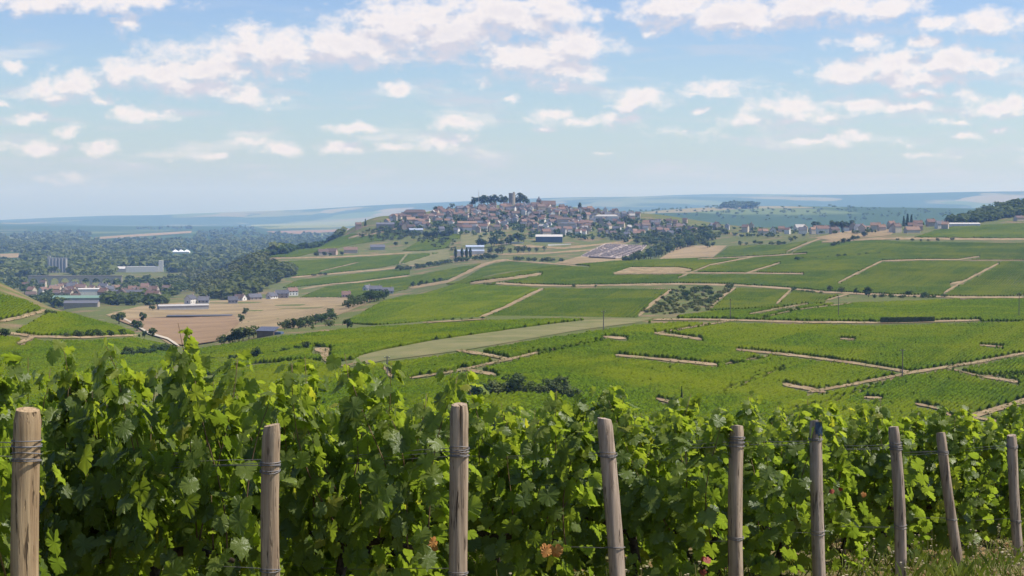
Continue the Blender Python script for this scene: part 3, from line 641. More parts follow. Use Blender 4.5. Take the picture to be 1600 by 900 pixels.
# trees along the far track
for x, v, h, kd, lb in [(1240,455,9,'bush',"squat dark bush at the left end of the tree lined track"),(1297,456,11,'round',"first small round tree of the tree lined track"),(1315,458,11,'round',"second small round tree of the tree lined track"),
      (1338,460,11,'round',"third small round tree of the tree lined track"),(1357,464,17,'round',"tallest dark tree of the tree lined track"),(1420,464,12,'wide',"wide low tree toward the track's right end"),
      (1367,466,8,'bush',"pale bush leaning against the tall dark track tree"),(1446,464,10,'bush',"last dark bush at the right end of the tree lined track"),(897,449,6,'bush',"low dark bush on the upper track left of centre"),
      (930,449,5,'bush',"tiny bush standing alone on the upper track"),(1246,408,9,'bush',"dark bush on the ridge beside the brown bank")]:
    tree(x, v, h, kd, lb, None, 850, 1700, M_conif if 'dark' in lb else None, 1.2)
hedge_line([(1375,465),(1410,466),(1440,466),(1480,465)], 9, 7, "low dark bush in the hedge under the tree lined track", "low hedge under the tree lined track", 900, 1200, ('bush',), M_conif, .3, 1.5)
hedge_line([(1248,457),(1285,459)], 4, 6, "low dark bush of the short hedge left of the track trees", "short hedge left of the track trees", 900, 1200, ('bush',), M_conif, .3, 1.5)
hedge_line([(1250,406),(1320,401),(1380,396)], 8, 5, "brownish scrub bush on the bank across the great slope", "scrub on the bank across the great slope", 1300, 1800, ('bush',), M_tree2, .3, 1.5)
hedge_line([(690,500),(730,500),(760,498)], 5, 4, "tiny dark bush at the lower edge of the vineyard hill", "bushes under the vineyard hill", 680, 900, ('bush',), M_conif, .3, 1.4)
# scrub in the hollow
sc_poly = [(1010,488),(1055,452),(1148,450),(1105,484)]
for i in range(34):
    while True:
        x, v = random.uniform(1010, 1148), random.uniform(451, 488)
        if inpoly(np.array(x), np.array(v), sc_poly): break
    dk = x > 1060 and random.random() < .65
    tree(x, v, random.uniform(5, 9) if not dk else random.uniform(7, 13), 'bush', "dark leafy bush in the overgrown hollow between vineyards" if dk else "dry olive bush in the overgrown hollow between vineyards", "dark bushes in the hollow" if dk else "olive bushes in the hollow", 850, 1300, M_tree if dk else M_tree2, 1.3)
# bushes in the dip just under the viewpoint
hedge_line([(745,622),(800,618),(860,618),(900,628)], 9, 34, "round olive green tree in the dip right behind the foreground vines", "trees in the dip behind the vines", 250, 380, ('round', 'bush'), M_tree2, .3, 1.2)
hedge_line([(585,596),(612,598)], 3, 12, "small dark bush beside the thin pole at the vineyard corner", "bushes by the vineyard corner pole", 340, 600, ('bush',), M_conif, .3)
tree(1065, 629, 26, 'conifer', "slim dark cypress standing alone in the vineyard", None, 340, 600, M_conif, .55)
# hill town trees
for x, v, h, kd in [(742,322,16,'round'),(752,321,18,'round'),(762,320,16,'round'),(772,319,18,'round'),(783,319,16,'round'),(790,319,14,'round'),(812,319,19,'round'),(818,320,16,'round'),(823,321,11,'round'),(806,319,12,'round')]:
    tree(x, v, h, kd, "dark tree of the park crowning the hill town beside the stone tower", "park trees beside the stone tower", 2700, 3050, M_conif, 1.15, 200)
tree(683, 330, 10, 'wide', "broad dark tree on the skyline left of the park", None, 2500, 3000, M_conif, 1.4)
tree(707, 325, 9, 'round', "small round tree on the skyline just left of the park", None, 2500, 3000, M_conif, 1.1)
tree(906, 332, 15, 'poplar', "tall pointed tree rising over the roofs right of the church", None, 2500, 3000, M_conif, 1.7)
tree(571, 353, 11, 'conifer', "pointed conifer at the left end of the hill town", None, 2300, 2900, M_conif, 1.2)
tb = [(600,352),(640,356),(700,372),(760,378),(830,360),(900,352),(960,362),(1000,366),(1080,372),(1110,362)]
for i in range(84):
    x = random.uniform(575, 1115); v = np.interp(x, [575, 700, 800, 900, 1000, 1115], [356, 340, 338, 338, 345, 356]) + abs(random.gauss(0, 14))
    tree(x, min(v, 388), random.uniform(6, 12), random.choice(['round', 'round', 'bush', 'tall', 'wide']), "green tree growing among the houses of the hill town", "trees among the hill town houses", 2000, 3000, random.choice([M_tree, M_tree, M_conif, M_tree2]), 1.2, 110)
hedge_line([(660,372),(690,371),(705,368)], 7, 14, "big dark tree of the clump above the square vineyard", "dark clump above the square vineyard", 2200, 2800, ('round',), M_conif, .3, 1.2)
hedge_line([(745,388),(770,386),(800,382),(820,378)], 9, 16, "full crowned tree in the grove left of the long roofed hall", "grove left of the long roofed hall", 2100, 2800, ('round',), None, .3, 1.1)
hedge_line([(760,398),(800,396),(840,394),(855,392)], 9, 12, "pale green tree in the avenue under the hill town", "avenue under the hill town", 2000, 2700, ('round',), M_tree2, .2, 1.2)
for x in (712, 722, 729, 735): tree(x, 403, 16, 'poplar', "slim dark poplar standing before the blue roofed depot", "poplars before the depot", 2000, 2600, M_conif, 1.2, 200)
hedge_line([(620,425),(660,419),(700,412),(750,406),(780,404)], 18, 10, "dark bush in the long hedge below the depot", "long hedge below the depot", 1700, 2500, ('bush',), M_tree, .3, 1.3)
hedge_line([(800,407),(840,409),(880,409)], 8, 9, "bush in the hedge right of the road junction", "hedge right of the road junction", 1800, 2500, ('bush',), None, .3, 1.4)
hedge_line([(975,412),(1000,408),(1030,402),(1060,390),(1090,382),(1110,376)], 24, 16, "dark full tree in the wooded gully right of the cemetery", "wooded gully right of the cemetery", 1700, 2600, ('round',), None, .35, 1.2)
hedge_line([(1150,385),(1180,382),(1220,384),(1250,372)], 9, 8, "bush on the ridge bank above the dark vineyard", "bushes on the ridge bank", 1800, 2500, ('bush', 'round'), None, .35, 1.3)
hedge_line([(1300,386),(1325,380),(1350,370)], 7, 9, "dark bush in the gap below the ridge village", "bushes below the ridge village", 1700, 2400, ('bush', 'round'), M_conif, .35, 1.2)
hedge_line([(1270,356),(1285,355),(1300,354),(1318,354),(1330,354)], 6, 16, "tall dark tree of the group on the ridge beside red roofs", "dark tree group on the ridge", 2000, 2700, ('round',), M_conif, .2, 1.1)
for x, h in ((1412, 16), (1418, 19), (1424, 17)): tree(x, 352, h, 'conifer', "dark fir of the trio rising over the ridge village", "firs over the ridge village", 2000, 2500, M_conif, 1.1, 200)
hedge_line([(1340,358),(1400,357),(1460,353),(1500,350)], 8, 6, "small tree between the ridge village houses", "trees in the ridge village", 1900, 2500, ('round', 'bush'), None, .4, 1.2)
hedge_line([(1400,376),(1440,377),(1490,376)], 6, 5, "small dark bush along the upper ridge track", "bushes along the upper ridge track", 1700, 2200, ('bush',), M_conif, .4, 1.3)
hedge_line([(640,450),(670,443),(690,440)], 6, 8, "dark bush along the road climbing to the town", "bushes along the climbing road", 1400, 2200, ('bush', 'round'), M_conif, .4, 1.2)
hedge_line([(485,402),(500,401),(540,399)], 4, 9, "round tree at the left of the farmhouse row", "trees by the farmhouse row", 2000, 2700, ('round',), M_conif, .4)
hedge_line([(485,432),(495,431),(510,430)], 4, 6, "dark bush on the track between two town hill vineyards", "bushes on the town hill track", 1800, 2500, ('bush',), M_conif, .3)

# woods that read as one mass; clearings in front of the buildings of the plain
CLEAR = [(66, 114, 427, 446), (176, 262, 420, 437), (264, 306, 392, 407), (-5, 36, 396, 412), (142, 305, 359, 375), (400, 565, 345, 366), (300, 345, 352, 362), (74, 165, 443, 458), (110, 165, 455, 484)]
def wood(name, label, poly, n, hm, ylo, yhi, mat, k=55, sz=.15, off=0, kinds=('round', 'wide', 'bush')):
    T = []
    for i in range(5):
        r = np.random.default_rng(i + 900); C, Nn = crown_pts(kinds[i % len(kinds)], k, r); T.append(leafcards(C, Nn, sz, r))
    px = [q[0] for q in poly]; pv = [q[1] for q in poly]; Vs, Fs, b = [], [], 0; cnt = 0
    while cnt < n:
        x, v = random.uniform(min(px), max(px)), random.uniform(min(pv), max(pv))
        if not inpoly(np.array(x), np.array(v), poly) or any(a < x < b and c < v < d for a, b, c, d in CLEAR): continue
        p = ray(x, v, ylo, yhi); h = hm * random.uniform(.65, 1.25); V, Fc = T[random.randrange(5)]; an = random.uniform(0, 6.28)
        Rm = np.array([[math.cos(an), -math.sin(an), 0], [math.sin(an), math.cos(an), 0], [0, 0, 1]])
        Vs.append((V * [1.25, 1.25, 1]) @ Rm.T * h + p + [0, 0, -.12 * h]); Fs.append(Fc + b); b += len(V); cnt += 1
    o = link(name, mesh_np(name, np.concatenate(Vs), np.concatenate(Fs)), mat); tag(o, label, 'wood', kind='stuff'); return o
M_wood = foliage("wood_leaves", (.050, .080, .020), (.120, .150, .040), (1.3, 1.5, .6), .25, .0, .012)
drape_poly("field", [(-30,398),(30,396),(31,403),(-30,405)], M_stubble, 3000, 9000, 1, 4, 10)
drape_poly("field", [(145,371),(215,366),(300,361),(302,364),(215,370),(150,374)], M_stubble, 4000, 14000, 1, 4, 14)
drape_poly("field", [(415,361),(470,363),(545,357),(560,360),(470,366),(420,364)], M_plough, 4000, 14000, 1, 4, 14)
drape_poly("field", [(380,352),(560,345),(590,351),(500,357),(420,358)], M_meadow, 5000, 16000, 1.2, 6, 14)
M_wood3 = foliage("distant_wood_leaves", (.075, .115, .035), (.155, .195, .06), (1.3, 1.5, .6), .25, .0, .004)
M_wood2 = foliage("dry_scrub_leaves", (.075, .095, .025), (.18, .18, .055), (1.3, 1.4, .6), .2, .0, .02)
wood("woodland", "dark dense wood on the spur below the town hill's left shoulder", [(375,470),(420,448),(455,432),(460,428),(440,418),(400,420),(370,436),(360,450),(340,466)], 260, 15, 1600, 2600, M_wood)
wood("woodland", "mixed scrubby wood on the hillside left of the town hill", [(290,455),(330,470),(370,440),(400,420),(420,405),(415,396),(380,398),(350,406),(300,420),(250,440)], 330, 10, 1500, 3200, M_wood2)
wood("garden_greenery", "garden trees and shrubs filling the gaps between the hill town houses", [(578,362),(620,346),(700,336),(800,330),(900,334),(1000,344),(1110,354),(1112,372),(1040,378),(960,376),(860,374),(760,372),(680,366),(620,368)], 620, 7.5, 2000, 3000, M_wood, 40, .18)
wood("garden_greenery", "bushes and orchard trees on the left flank below the hill town", [(556,364),(620,354),(700,368),(720,384),(705,398),(680,392),(640,372),(600,380),(575,378)], 110, 6, 2000, 2900, M_wood, 40, .18)
wood("garden_greenery", "thick dark trees below the right end of the hill town", [(940,372),(1000,366),(1110,356),(1135,366),(1090,386),(1050,396),(1005,402),(1020,386)], 130, 10, 1900, 2900, M_wood, 40, .18)
wood("garden_greenery", "gardens and shrubs among the ridge village houses", [(1110,352),(1200,358),(1300,356),(1480,350),(1490,356),(1400,364),(1300,368),(1200,372),(1110,372)], 130, 6, 1900, 2700, M_wood, 40, .18)
wood("woodland", "tree belt along the far edge of the town hill's left shoulder", [(410,402),(470,386),(520,374),(555,362),(570,356),(560,362),(480,388),(425,404)], 60, 12, 2300, 3000, M_wood)
wood("woodland", "forested hill closing the view at the right edge", [(1478,346),(1520,336),(1560,326),(1640,312),(1640,330),(1600,336),(1550,346),(1500,352)], 420, 13, 1950, 2800, M_wood)
wood("scrub", "rough olive brush covering the hollow between the vineyards", [(1006,490),(1052,453),(1146,451),(1104,486),(1040,492)], 150, 2.2, 850, 1300, M_wood2, 30, .26, 0, ("bush", "bush"))
wood("woodland", "valley trees around the left village", [(-30,470),(60,478),(150,484),(250,478),(290,462),(300,440),(240,430),(120,430),(-30,425)], 420, 11, 1500, 4200, M_wood)
wood("woodland", "broad riverside woods across the plain beyond the left village", [(-40,432),(150,432),(300,425),(420,402),(480,385),(560,360),(520,352),(400,354),(250,356),(100,362),(-40,370)], 2500, 18, 2500, 11000, M_wood3, 30, .24)
wood("woodland", "faint blue woods on the slopes beyond the ridge", [(900,345),(1000,342),(1200,345),(1480,345),(1500,330),(1300,322),(1100,320),(950,326)], 200, 11, 3900, 8200, M_wood3, 40, .19)
wood("woodland", "dark wooded knoll far beyond the ridge village", [(1115,327),(1140,321),(1185,320),(1180,326)], 60, 26, 5000, 9000, M_wood, 40, .19)

# ------------------------------------------------------------------ buildings
M_wall = {k: surf("wall_" + k, tuple(q * .86 for q in c), c, .6, .9, .15) for k, c in {'cream': (.52, .45, .34), 'white': (.72, .69, .62), 'stone': (.36, .31, .24), 'pink': (.46, .34, .26), 'grey': (.42, .41, .38), 'brown': (.22, .16, .11), 'blue': (.10, .14, .20)}.items()}
M_roof = {k: surf("roof_" + k, tuple(q * .7 for q in c), c, .9, .8, .2, objrand=.2) for k, c in {'brown': (.165, .115, .09), 'red': (.22, .135, .10), 'orange': (.29, .185, .125), 'slate': (.13, .13, .145), 'pale': (.50, .47, .43), 'blue': (.40, .46, .56), 'green': (.22, .34, .26)}.items()}
M_dark = surf("dark_opening", (.02, .02, .022), (.035, .035, .04), 1, .4, .5)
def house(x, v, w, d, e, rh, wall, roof, label, cat='house', group=None, ylo=900, yhi=3200, rz=0, name='house', hip=False, chim=True, wins=0, door=False):
    p = ray(x, v, ylo, yhi); root = empty(name, (p[0], p[1], p[2]), rz); tag(root, label, cat, group)
    mb = MB()
    if hip: mb.box(-w/2, w/2, -d/2, d/2, -3, e)
    else: mb.gablewall(-w/2, w/2, -d/2, d/2, -3, e, e + rh - .05)
    mb.build("wall", M_wall[wall], root)
    rf = (MB().hip(-w/2-.4, w/2+.4, -d/2-.4, d/2+.4, e + .003, e + rh) if hip else MB().gable(-w/2, w/2, -d/2, d/2, e, e + rh)).build("roof", M_roof[roof], root)
    if chim: MB().box(w*.28, w*.28+.9, -.5, .5, e + rh*.5, e + rh + 1.2).build("chimney", M_wall['pink'], rf)
    n = wins
    for i in range(n):
        wx = -w/2 + w * (i + .5) / n
        for zz in ([1.2, 4.0] if e > 5 else [1.2]):
            MB().box(wx-.5, wx+.5, -d/2-.06, -d/2+.02, zz, zz+1.5).build("window", M_dark, root)
    if wins:
        for s in (-1, 1): MB().box(s*w/2-.05, s*w/2+.05, -.6, .6, 1.4, 3).build("window", M_dark, root)
    return root
ALLH = []
def far_enough(p, m):
    for q in ALLH:
        if abs(q[0]-p[0]) < m and abs(q[1]-p[1]) < m: return False
    ALLH.append(p); return True
PROTO = {}
def proto_house(key, wall, roof, w, d, e, rh):
    if key not in PROTO:
        a = MB().gablewall(-w/2, w/2, -d/2, d/2, -4, e, e + rh - .05).build("wall", M_wall[wall])
        b = MB().gable(-w/2, w/2, -d/2, d/2, e, e + rh).build("roof", M_roof[roof]); c = MB().box(w*.25, w*.25+1, -.5, .5, e + rh*.5, e + rh + 1.3).build("chimney", M_wall['pink'])
        PROTO[key] = (a.data, b.data, c.data)
        for o in (a, b, c): bpy.data.objects.remove(o)
    return PROTO[key]
KH = [('cream', 'brown'), ('stone', 'brown'), ('white', 'red'), ('pink', 'brown'), ('grey', 'slate'), ('cream', 'red'), ('white', 'slate'), ('stone', 'red'), ('cream', 'orange')]
def scatter_houses(n, sampler, place, ylo, yhi, weights, mind=8, size=1.0):
    made = tries = 0
    while made < n and tries < n * 30:
        tries += 1
        x, v = sampler(); p = ray(x, v, ylo, yhi)
        if not far_enough(p, mind): continue
        kk = random.choices(range(len(KH)), weights)[0]; wl, rf = KH[kk]; vs = random.randrange(3)
        w, d, e, rh = [(10, 8, 5.5, 3.6), (14, 8.5, 6.5, 3.8), (9, 7.5, 7.5, 3.4)][vs]
        ms = proto_house((kk, vs), wl, rf, w, d, e, rh)
        s = size * random.uniform(.85, 1.15)
        root = empty("house", p, random.choice([0, 0, math.pi/2]) + random.uniform(-.5, .5), s)
        tag(root, f"{wl} walled house with {rf} roof, {place}", 'house', f"{wl} walled {rf} roofed houses, {place}")
        wlo = bpy.data.objects.new("wall", ms[0]); COL.objects.link(wlo); wlo.parent = root
        rfo = bpy.data.objects.new("roof", ms[1]); COL.objects.link(rfo); rfo.parent = root
        co = bpy.data.objects.new("chimney", ms[2]); COL.objects.link(co); co.parent = rfo
        made += 1
topx = [575, 615, 650, 700, 760, 800, 850, 900, 950, 1000, 1050, 1110]; topv = [355, 340, 336, 331, 325, 324, 324, 329, 333, 339, 347, 352]
botv = [362, 358, 362, 366, 364, 358, 368, 370, 371, 372, 370, 366]
def s_town():
    x = random.triangular(580, 1110, 790); a = np.interp(x, topx, topv); b = np.interp(x, topx, botv)
    return x, a + (b - a) * random.random() ** 1.5
scatter_houses(205, s_town, "packed on the slope of the hill town", 2100, 3000, [5, 4, 6, 4, 3, 3, 4, 2, 1], 8.0, .92)
def s_ridge():
    x = random.uniform(1110, 1480); return x, np.interp(x, [1110, 1200, 1300, 1400, 1480], [359, 364, 361, 359, 354]) + random.uniform(-3, 5)
scatter_houses(32, s_ridge, "in the village strung along the ridge", 1900, 2800, [3, 2, 3, 2, 1, 4, 3, 3, 3], 14)
def s_vil():
    x = random.triangular(20, 280, 110); return x, np.interp(x, [20, 110, 200, 280], [452, 458, 462, 462]) + random.uniform(-8, 14)
scatter_houses(48, s_vil, "in the valley village beyond the small left hill", 1600, 3600, [4, 3, 3, 3, 3, 3, 3, 3, 2], 14)

# the remaining, smaller houses of the packed town: past countable, one mass
V_, F_, MI = [], [], []; mats = [M_wall[a] for a in ('cream', 'stone', 'white', 'grey', 'pink')] + [M_roof[a] for a in ('brown', 'red', 'slate', 'brown', 'orange', 'pale')]
for i in range(210):
    x, v = s_town(); v = np.interp(x, topx, topv) + (v - np.interp(x, topx, topv)) * .8; p = ray(x, v, 2100, 3000)
    if not far_enough(p, 4.5): continue
    mb = MB(); w = random.uniform(6, 10); d = random.uniform(6, 8); e = random.uniform(4, 7); rh = random.uniform(2.5, 3.6)
    mb.gablewall(-w/2, w/2, -d/2, d/2, -4, e, e + rh - .05); nw = len(mb.f); mb.gable(-w/2, w/2, -d/2, d/2, e, e + rh); an = random.choice([0, math.pi/2]) + random.uniform(-.5, .5); b = len(V_)
    V_ += [(p[0] + q[0]*math.cos(an) - q[1]*math.sin(an), p[1] + q[0]*math.sin(an) + q[1]*math.cos(an), p[2] + q[2]) for q in mb.v]; F_ += [tuple(j + b for j in f) for f in mb.f]
    a = random.randrange(5); c = random.randrange(5, 11); MI += [a] * nw + [c] * (len(mb.f) - nw)
me = bpy.data.meshes.new("packed_houses"); me.from_pydata(V_, [], F_); me.update()
for m_ in mats: me.materials.append(m_)
me.polygons.foreach_set('material_index', MI); tag(link("packed_houses", me), "jumble of small houses filling the lanes of the hill town", 'houses', kind='stuff')

# landmarks of the hill town
p = ray(800, 320, 2800, 3050); rt = empty("stone_tower", p); tag(rt, "tall square medieval stone tower crowning the hill town", 'tower')
mb = MB(); mb.tube([(0, 0, -4), (0, 0, 20)], [6.2, 6.0], 14); w_ = mb.build("wall", M_wall['stone'], rt)
MB().tube([(0, 0, 20.003), (0, 0, 21.5)], [6.3, 6.3], 14).build("parapet", M_wall['stone'], rt)
MB().tube([(3.6, 0, 21.503), (3.6, 0, 23.6)], [1.9, 1.9], 10).build("turret", M_wall['stone'], rt)
for z in (6, 12): MB().box(-.5, .5, -6.3, -5.9, z, z + 2).build("window", M_dark, rt)
p = ray(842, 325, 2700, 3050); rt = empty("church", p, .12); tag(rt, "old church with square bell tower and long red brown roof", 'church')
MB().box(-4, 4, -4, 4, -3, 14).build("bell_tower", M_wall['stone'], rt)
MB().add([(-4.4,-4.4,14.003),(4.4,-4.4,14.003),(4.4,4.4,14.003),(-4.4,4.4,14.003),(-.9,-.9,18.5),(.9,-.9,18.5),(.9,.9,18.5),(-.9,.9,18.5)], [(0,1,5,4),(1,2,6,5),(2,3,7,6),(3,0,4,7),(4,5,6,7),(3,2,1,0)]).build("spire", M_roof['slate'], rt)
MB().box(-.9, .9, -.9, .9, 18.503, 20.5).build("lantern", M_roof['slate'], rt)
MB().gablewall(4.003, 30, -6, 6, -3, 6, 12.9).build("nave", M_wall['cream'], rt)
MB().gable(4.45, 30, -6, 6, 6, 13).build("nave_roof", M_roof['brown'], rt)
MB().box(-1, 1, -4.06, -3.9, 9, 12).build("belfry_opening", M_dark, rt)
p = ray(748, 326, 2700, 3050); rt = empty("radio_mast", p); tag(rt, "thin radio mast standing before the park trees", 'mast')
MB().tube([(0, 0, -1), (0, 0, 20), (0, 0, 34)], [.55, .45, .15], 6).build("pole", M_wall['grey'], rt)
for z in (24, 28): MB().box(-1.4, 1.4, -.1, .1, z, z + .3).build("antenna", M_wall['grey'], rt)
# named buildings
house(858, 378, 40, 16, 8, 3, 'blue', 'pale', "long hall with dark blue glazed wall and pale flat roof", 'hall', None, 2000, 2700, -.05, 'hall', False, False)
house(855, 366, 11, 10, 9, 1.5, 'grey', 'slate', "plain grey block behind the long hall", 'building', None, 2000, 2700, 0, 'building', True, False)
house(886, 358, 30, 10, 9, 3, 'cream', 'slate', "large pale mansion with grey roof above the long hall", 'mansion', None, 2100, 2800, -.1, 'mansion', True)
house(880, 352, 22, 10, 10, 3, 'cream', 'brown', "brown roofed manor standing above the pale mansion", 'house', None, 2100, 2850, .1)
house(948, 347, 40, 10, 10, 3, 'white', 'pale', "long white school like block below the skyline roofs", 'building', None, 2300, 2850, -.1, 'building', True, False)
house(735, 398, 38, 14, 5, 2, 'white', 'blue', "depot with broad light blue roof behind the poplars", 'depot', None, 2000, 2600, .08, 'depot', False, False)
house(742, 392, 26, 12, 6, 2, 'white', 'blue', "smaller blue roofed depot hall set behind the first", 'depot', None, 2000, 2650, .08, 'depot', False, False)
house(650, 364, 22, 10, 5, 2.5, 'grey', 'blue', "light blue roofed house on the left town slope", 'house', None, 2200, 2800, .2)
house(602, 357, 30, 12, 7, 3, 'stone', 'slate', "long slate roofed stone barn at the left end of the town", 'barn', None, 2300, 2850, .1, 'barn', False, False)
house(648, 339, 40, 12, 8, 5, 'stone', 'brown', "long brown roofed convent block on the left skyline", 'building', None, 2500, 2950, .05, 'building', True, False)
house(623, 343, 34, 12, 6, 4, 'stone', 'brown', "lower brown roofed wing left of the convent block", 'building', None, 2500, 2950, .05, 'building', True, False)
house(730, 356, 32, 10, 8, 3, 'pink', 'orange', "pink walled building with orange roof in mid town", 'building', None, 2300, 2850, .1, 'building')
house(505, 399, 14, 10, 5, 4, 'cream', 'brown', "cream farmhouse in the middle of the hillside farm row", 'house', None, 2000, 2700, .3)
house(518, 398, 16, 10, 5, 4, 'pink', 'brown', "brown farmhouse right of the cream one in the farm row", 'house', None, 2000, 2700, -.2)
house(548, 395, 20, 10, 4.5, 4, 'cream', 'orange', "orange roofed house at the right of the hillside farm row", 'house', None, 2000, 2700, .1)
house(590, 390, 22, 10, 4, 3.5, 'grey', 'slate', "grey roofed house among bushes under the town's left end", 'house', None, 2000, 2700, .1)
house(560, 358, 10, 9, 8, 3.5, 'pink', 'brown', "brick house standing apart at the hill shoulder", 'house', None, 2300, 2850, .2)
# farmhouses above the stubble field
for x, v, w, wl, rf, lb, rz in [(457,462,14,'white','red',"tall white house with red roof above the stubble field",.5),(441,466,18,'stone','slate',"grey stone farm left of the tall white house",.1),(425,467,14,'white','slate',"white gabled farm building by the stubble field",.9),
       (398,469,18,'stone','slate',"grey roofed farm with a white gable at the field edge",.6),(375,470,16,'white','brown',"brown roofed white farmhouse at the field edge",-.5),(364,474,12,'grey','slate',"low grey shed beside the brown roofed farmhouse",.2),
       (541,465,12,'pink','red',"small red brick house at the end of the stubble field",.1),(574,455,10,'white','slate',"white house with dark roof beside the grey one",.8),(587,456,18,'grey','slate',"big grey roofed house above the grove",.1),(606,459,16,'grey','slate',"low grey farm building right of the grove",.1),
       (298,475,15,'white','slate',"tall white gabled farmhouse behind the long white shed",1.2),(318,474,14,'grey','slate',"low grey house right of the gabled farmhouse",.1)]:
    house(x, v, w * .74, 7, 5.2 if 'tall' in lb else 3.2, 3.4, wl, rf, lb, 'house', None, 1350, 2000, rz, 'house', False, True, 3)
r_ = house(286, 484, 42, 10, 3.6, 1.0, 'grey', 'pale', "very long low white shed beside the stubble field", 'shed', None, 1100, 1700, .38, 'shed', False, False)
# netted nursery on the brown field: a long low flat cover
p = ray(312, 496, 900, 1600); rt = empty("nursery_cover", p, .12); tag(rt, "long low dark edged nursery cover lying on the brown field", 'nursery')
MB().box(-24, 24, -7, 7, -1, 1.5).build("side", M_conif, rt); MB().box(-24.1, 24.1, -7.1, 7.1, 1.503, 1.7).build("cover", M_roof['slate'], rt)
# blue roofed shed in the trees
p = ray(418, 525, 600, 900); rt = empty("shed", p, -.25); tag(rt, "open shed with sloping blue panel roof among the trees", 'shed')
rt.scale = (.78, .78, .8)
MB().box(-4.5, 4.5, -3, 3, -1, 2.6).build("wall", M_wall['brown'], rt)
MB().add([(-5,-3.6,2.5),(5,-3.6,2.5),(5,3.6,4.2),(-5,3.6,4.2),(-5,-3.6,2.75),(5,-3.6,2.75),(5,3.6,4.45),(-5,3.6,4.45)], [(0,3,2,1),(4,5,6,7),(0,1,5,4),(1,2,6,5),(2,3,7,6),(3,0,4,7)]).build("roof", surf("solar_roof", (.07,.075,.10), (.12,.13,.16), 2, .5, .3), rt)
MB().box(4.7, 8, -2, 2, -1, 2.2).build("annex", M_wall['blue'], rt)
# left village landmarks
p = ray(90, 431, 3000, 5000); rt = empty("grain_silo", p, .1); tag(rt, "tall grey ribbed grain silo rising behind the left village", 'silo')
for i in range(6): MB().tube([(-15 + i*6, 0, -3), (-15 + i*6, 0, 26)], 3.05, 12).build("cell", M_wall['grey'], rt)
MB().box(-19, -13, 3.2, 7, -3, 31).build("lift_tower", M_wall['grey'], rt); MB().box(-18, 18, -2, 2, 26.003, 28).build("gallery", M_wall['grey'], rt)
p = ray(225, 425, 3000, 5000); rt = empty("mill", p, .15, .82); tag(rt, "long cream industrial mill with a square tower at its right end", 'mill')
MB().box(-40, 34, -8, 8, -3, 13).build("main_block", M_wall['white'], rt); MB().box(34.01, 44, -6, 6, -3, 27).build("tower", M_wall['white'], rt)
MB().box(-75, -40.01, -9, 9, -3, 8).build("low_wing", M_wall['grey'], rt); MB().gable(-62, -42, -9, 9, 8, 13, .2).build("roof", M_roof['pale'], rt)
for x in (276, 285, 294):
    p = ray(x - 2, 399, 4500, 8000); rt = empty("storage_dome", p); tag(rt, "white peaked storage roof, one of three side by side on the plain", 'storage roof', "three white peaked storage roofs")
    MB().box(-8, 8, -8, 8, -2, 4).build("wall", M_wall['white'], rt); MB().hip(-8.5, 8.5, -8.5, 8.5, 4.003, 10.5, 8).build("roof", surf("white_sheet", (.75, .75, .74), (.8, .8, .79), 1, .6), rt)
# viaduct with arches
p = ray(118, 447, 2300, 4200); rt = empty("viaduct", p, .05); tag(rt, "pale stone railway viaduct with tall arches in the valley village", 'viaduct')
pl = [(-70, -3), (-70, 15), (70, 15), (70, -3)]; na_ = 9; wv_ = 140 / na_
for i in range(na_ - 1, -1, -1):
    x0 = -70 + i * wv_ + 1.6; x1 = -70 + (i + 1) * wv_ - 1.6; cx, rr = (x0 + x1) / 2, (x1 - x0) / 2
    pl += [(x1, -3)] + [(cx + rr * math.cos(a * math.pi / 8), 6 + rr * math.sin(a * math.pi / 8)) for a in range(9)] + [(x0, -3)]
n_ = len(pl); V = [(x, -2, z) for x, z in pl] + [(x, 2, z) for x, z in pl]
MB().add(V, [tuple(range(n_)), tuple(reversed(range(n_, 2*n_)))] + [(i, i + n_, (i+1) % n_ + n_, (i+1) % n_) for i in range(n_)]).build("arcade", M_wall['cream'], rt)
MB().box(-71, 71, -2.4, 2.4, 15.003, 16.2).build("deck", M_wall['stone'], rt)
house(140, 463, 26, 14, 9, 1, 'white', 'pale', "big plain white hall in the left village", 'hall', None, 1700, 3000, .2, 'hall', False, False)
house(122, 473, 46, 18, 5, 2, 'grey', 'green', "wide low shed with curved green roof edge in the left village", 'shed', None, 1500, 2600, .1, 'shed', False, False)
house(128, 480, 30, 14, 4, 2, 'stone', 'slate', "dark roofed shed before the green edged one", 'shed', None, 1400, 2600, .1, 'shed', False, False)
house(200, 466, 34, 14, 6, 3, 'pink', 'slate', "long pinkish hall with grey roof right of the village", 'hall', None, 1700, 2600, .1, 'hall', False, False)
# ridge village
house(1340, 352, 44, 12, 4, 2.5, 'white', 'orange', "long red roofed cellar hall on the ridge", 'hall', None, 2000, 2500, .03, 'hall', False, False)
house(1330, 356, 26, 8, 3.5, 1, 'white', 'pale', "low white annexe before the long red roof", 'annexe', None, 1950, 2400, .05, 'annexe', False, False)
house(1250, 356, 18, 12, 5, 5, 'white', 'pale', "white house with steep pale roof left of the dark ridge trees", 'house', None, 2000, 2600, .3)
house(1396, 363, 13, 9, 5, 5, 'white', 'brown', "white gabled house standing before the ridge village", 'house', None, 1800, 2400, 1.1)
house(1425, 364, 18, 10, 4, 4, 'cream', 'orange', "cream house with orange roof before the ridge village", 'house', None, 1800, 2400, .2)
house(1505, 354, 42, 12, 3.5, 1.5, 'white', 'pale', "long low pale shed at the foot of the forested hill", 'shed', None, 1900, 2300, .03, 'shed', False, False)
house(1592, 345, 12, 9, 4, 3, 'cream', 'brown', "small cream house at the right edge under the forest", 'house', None, 1900, 2400, .3)
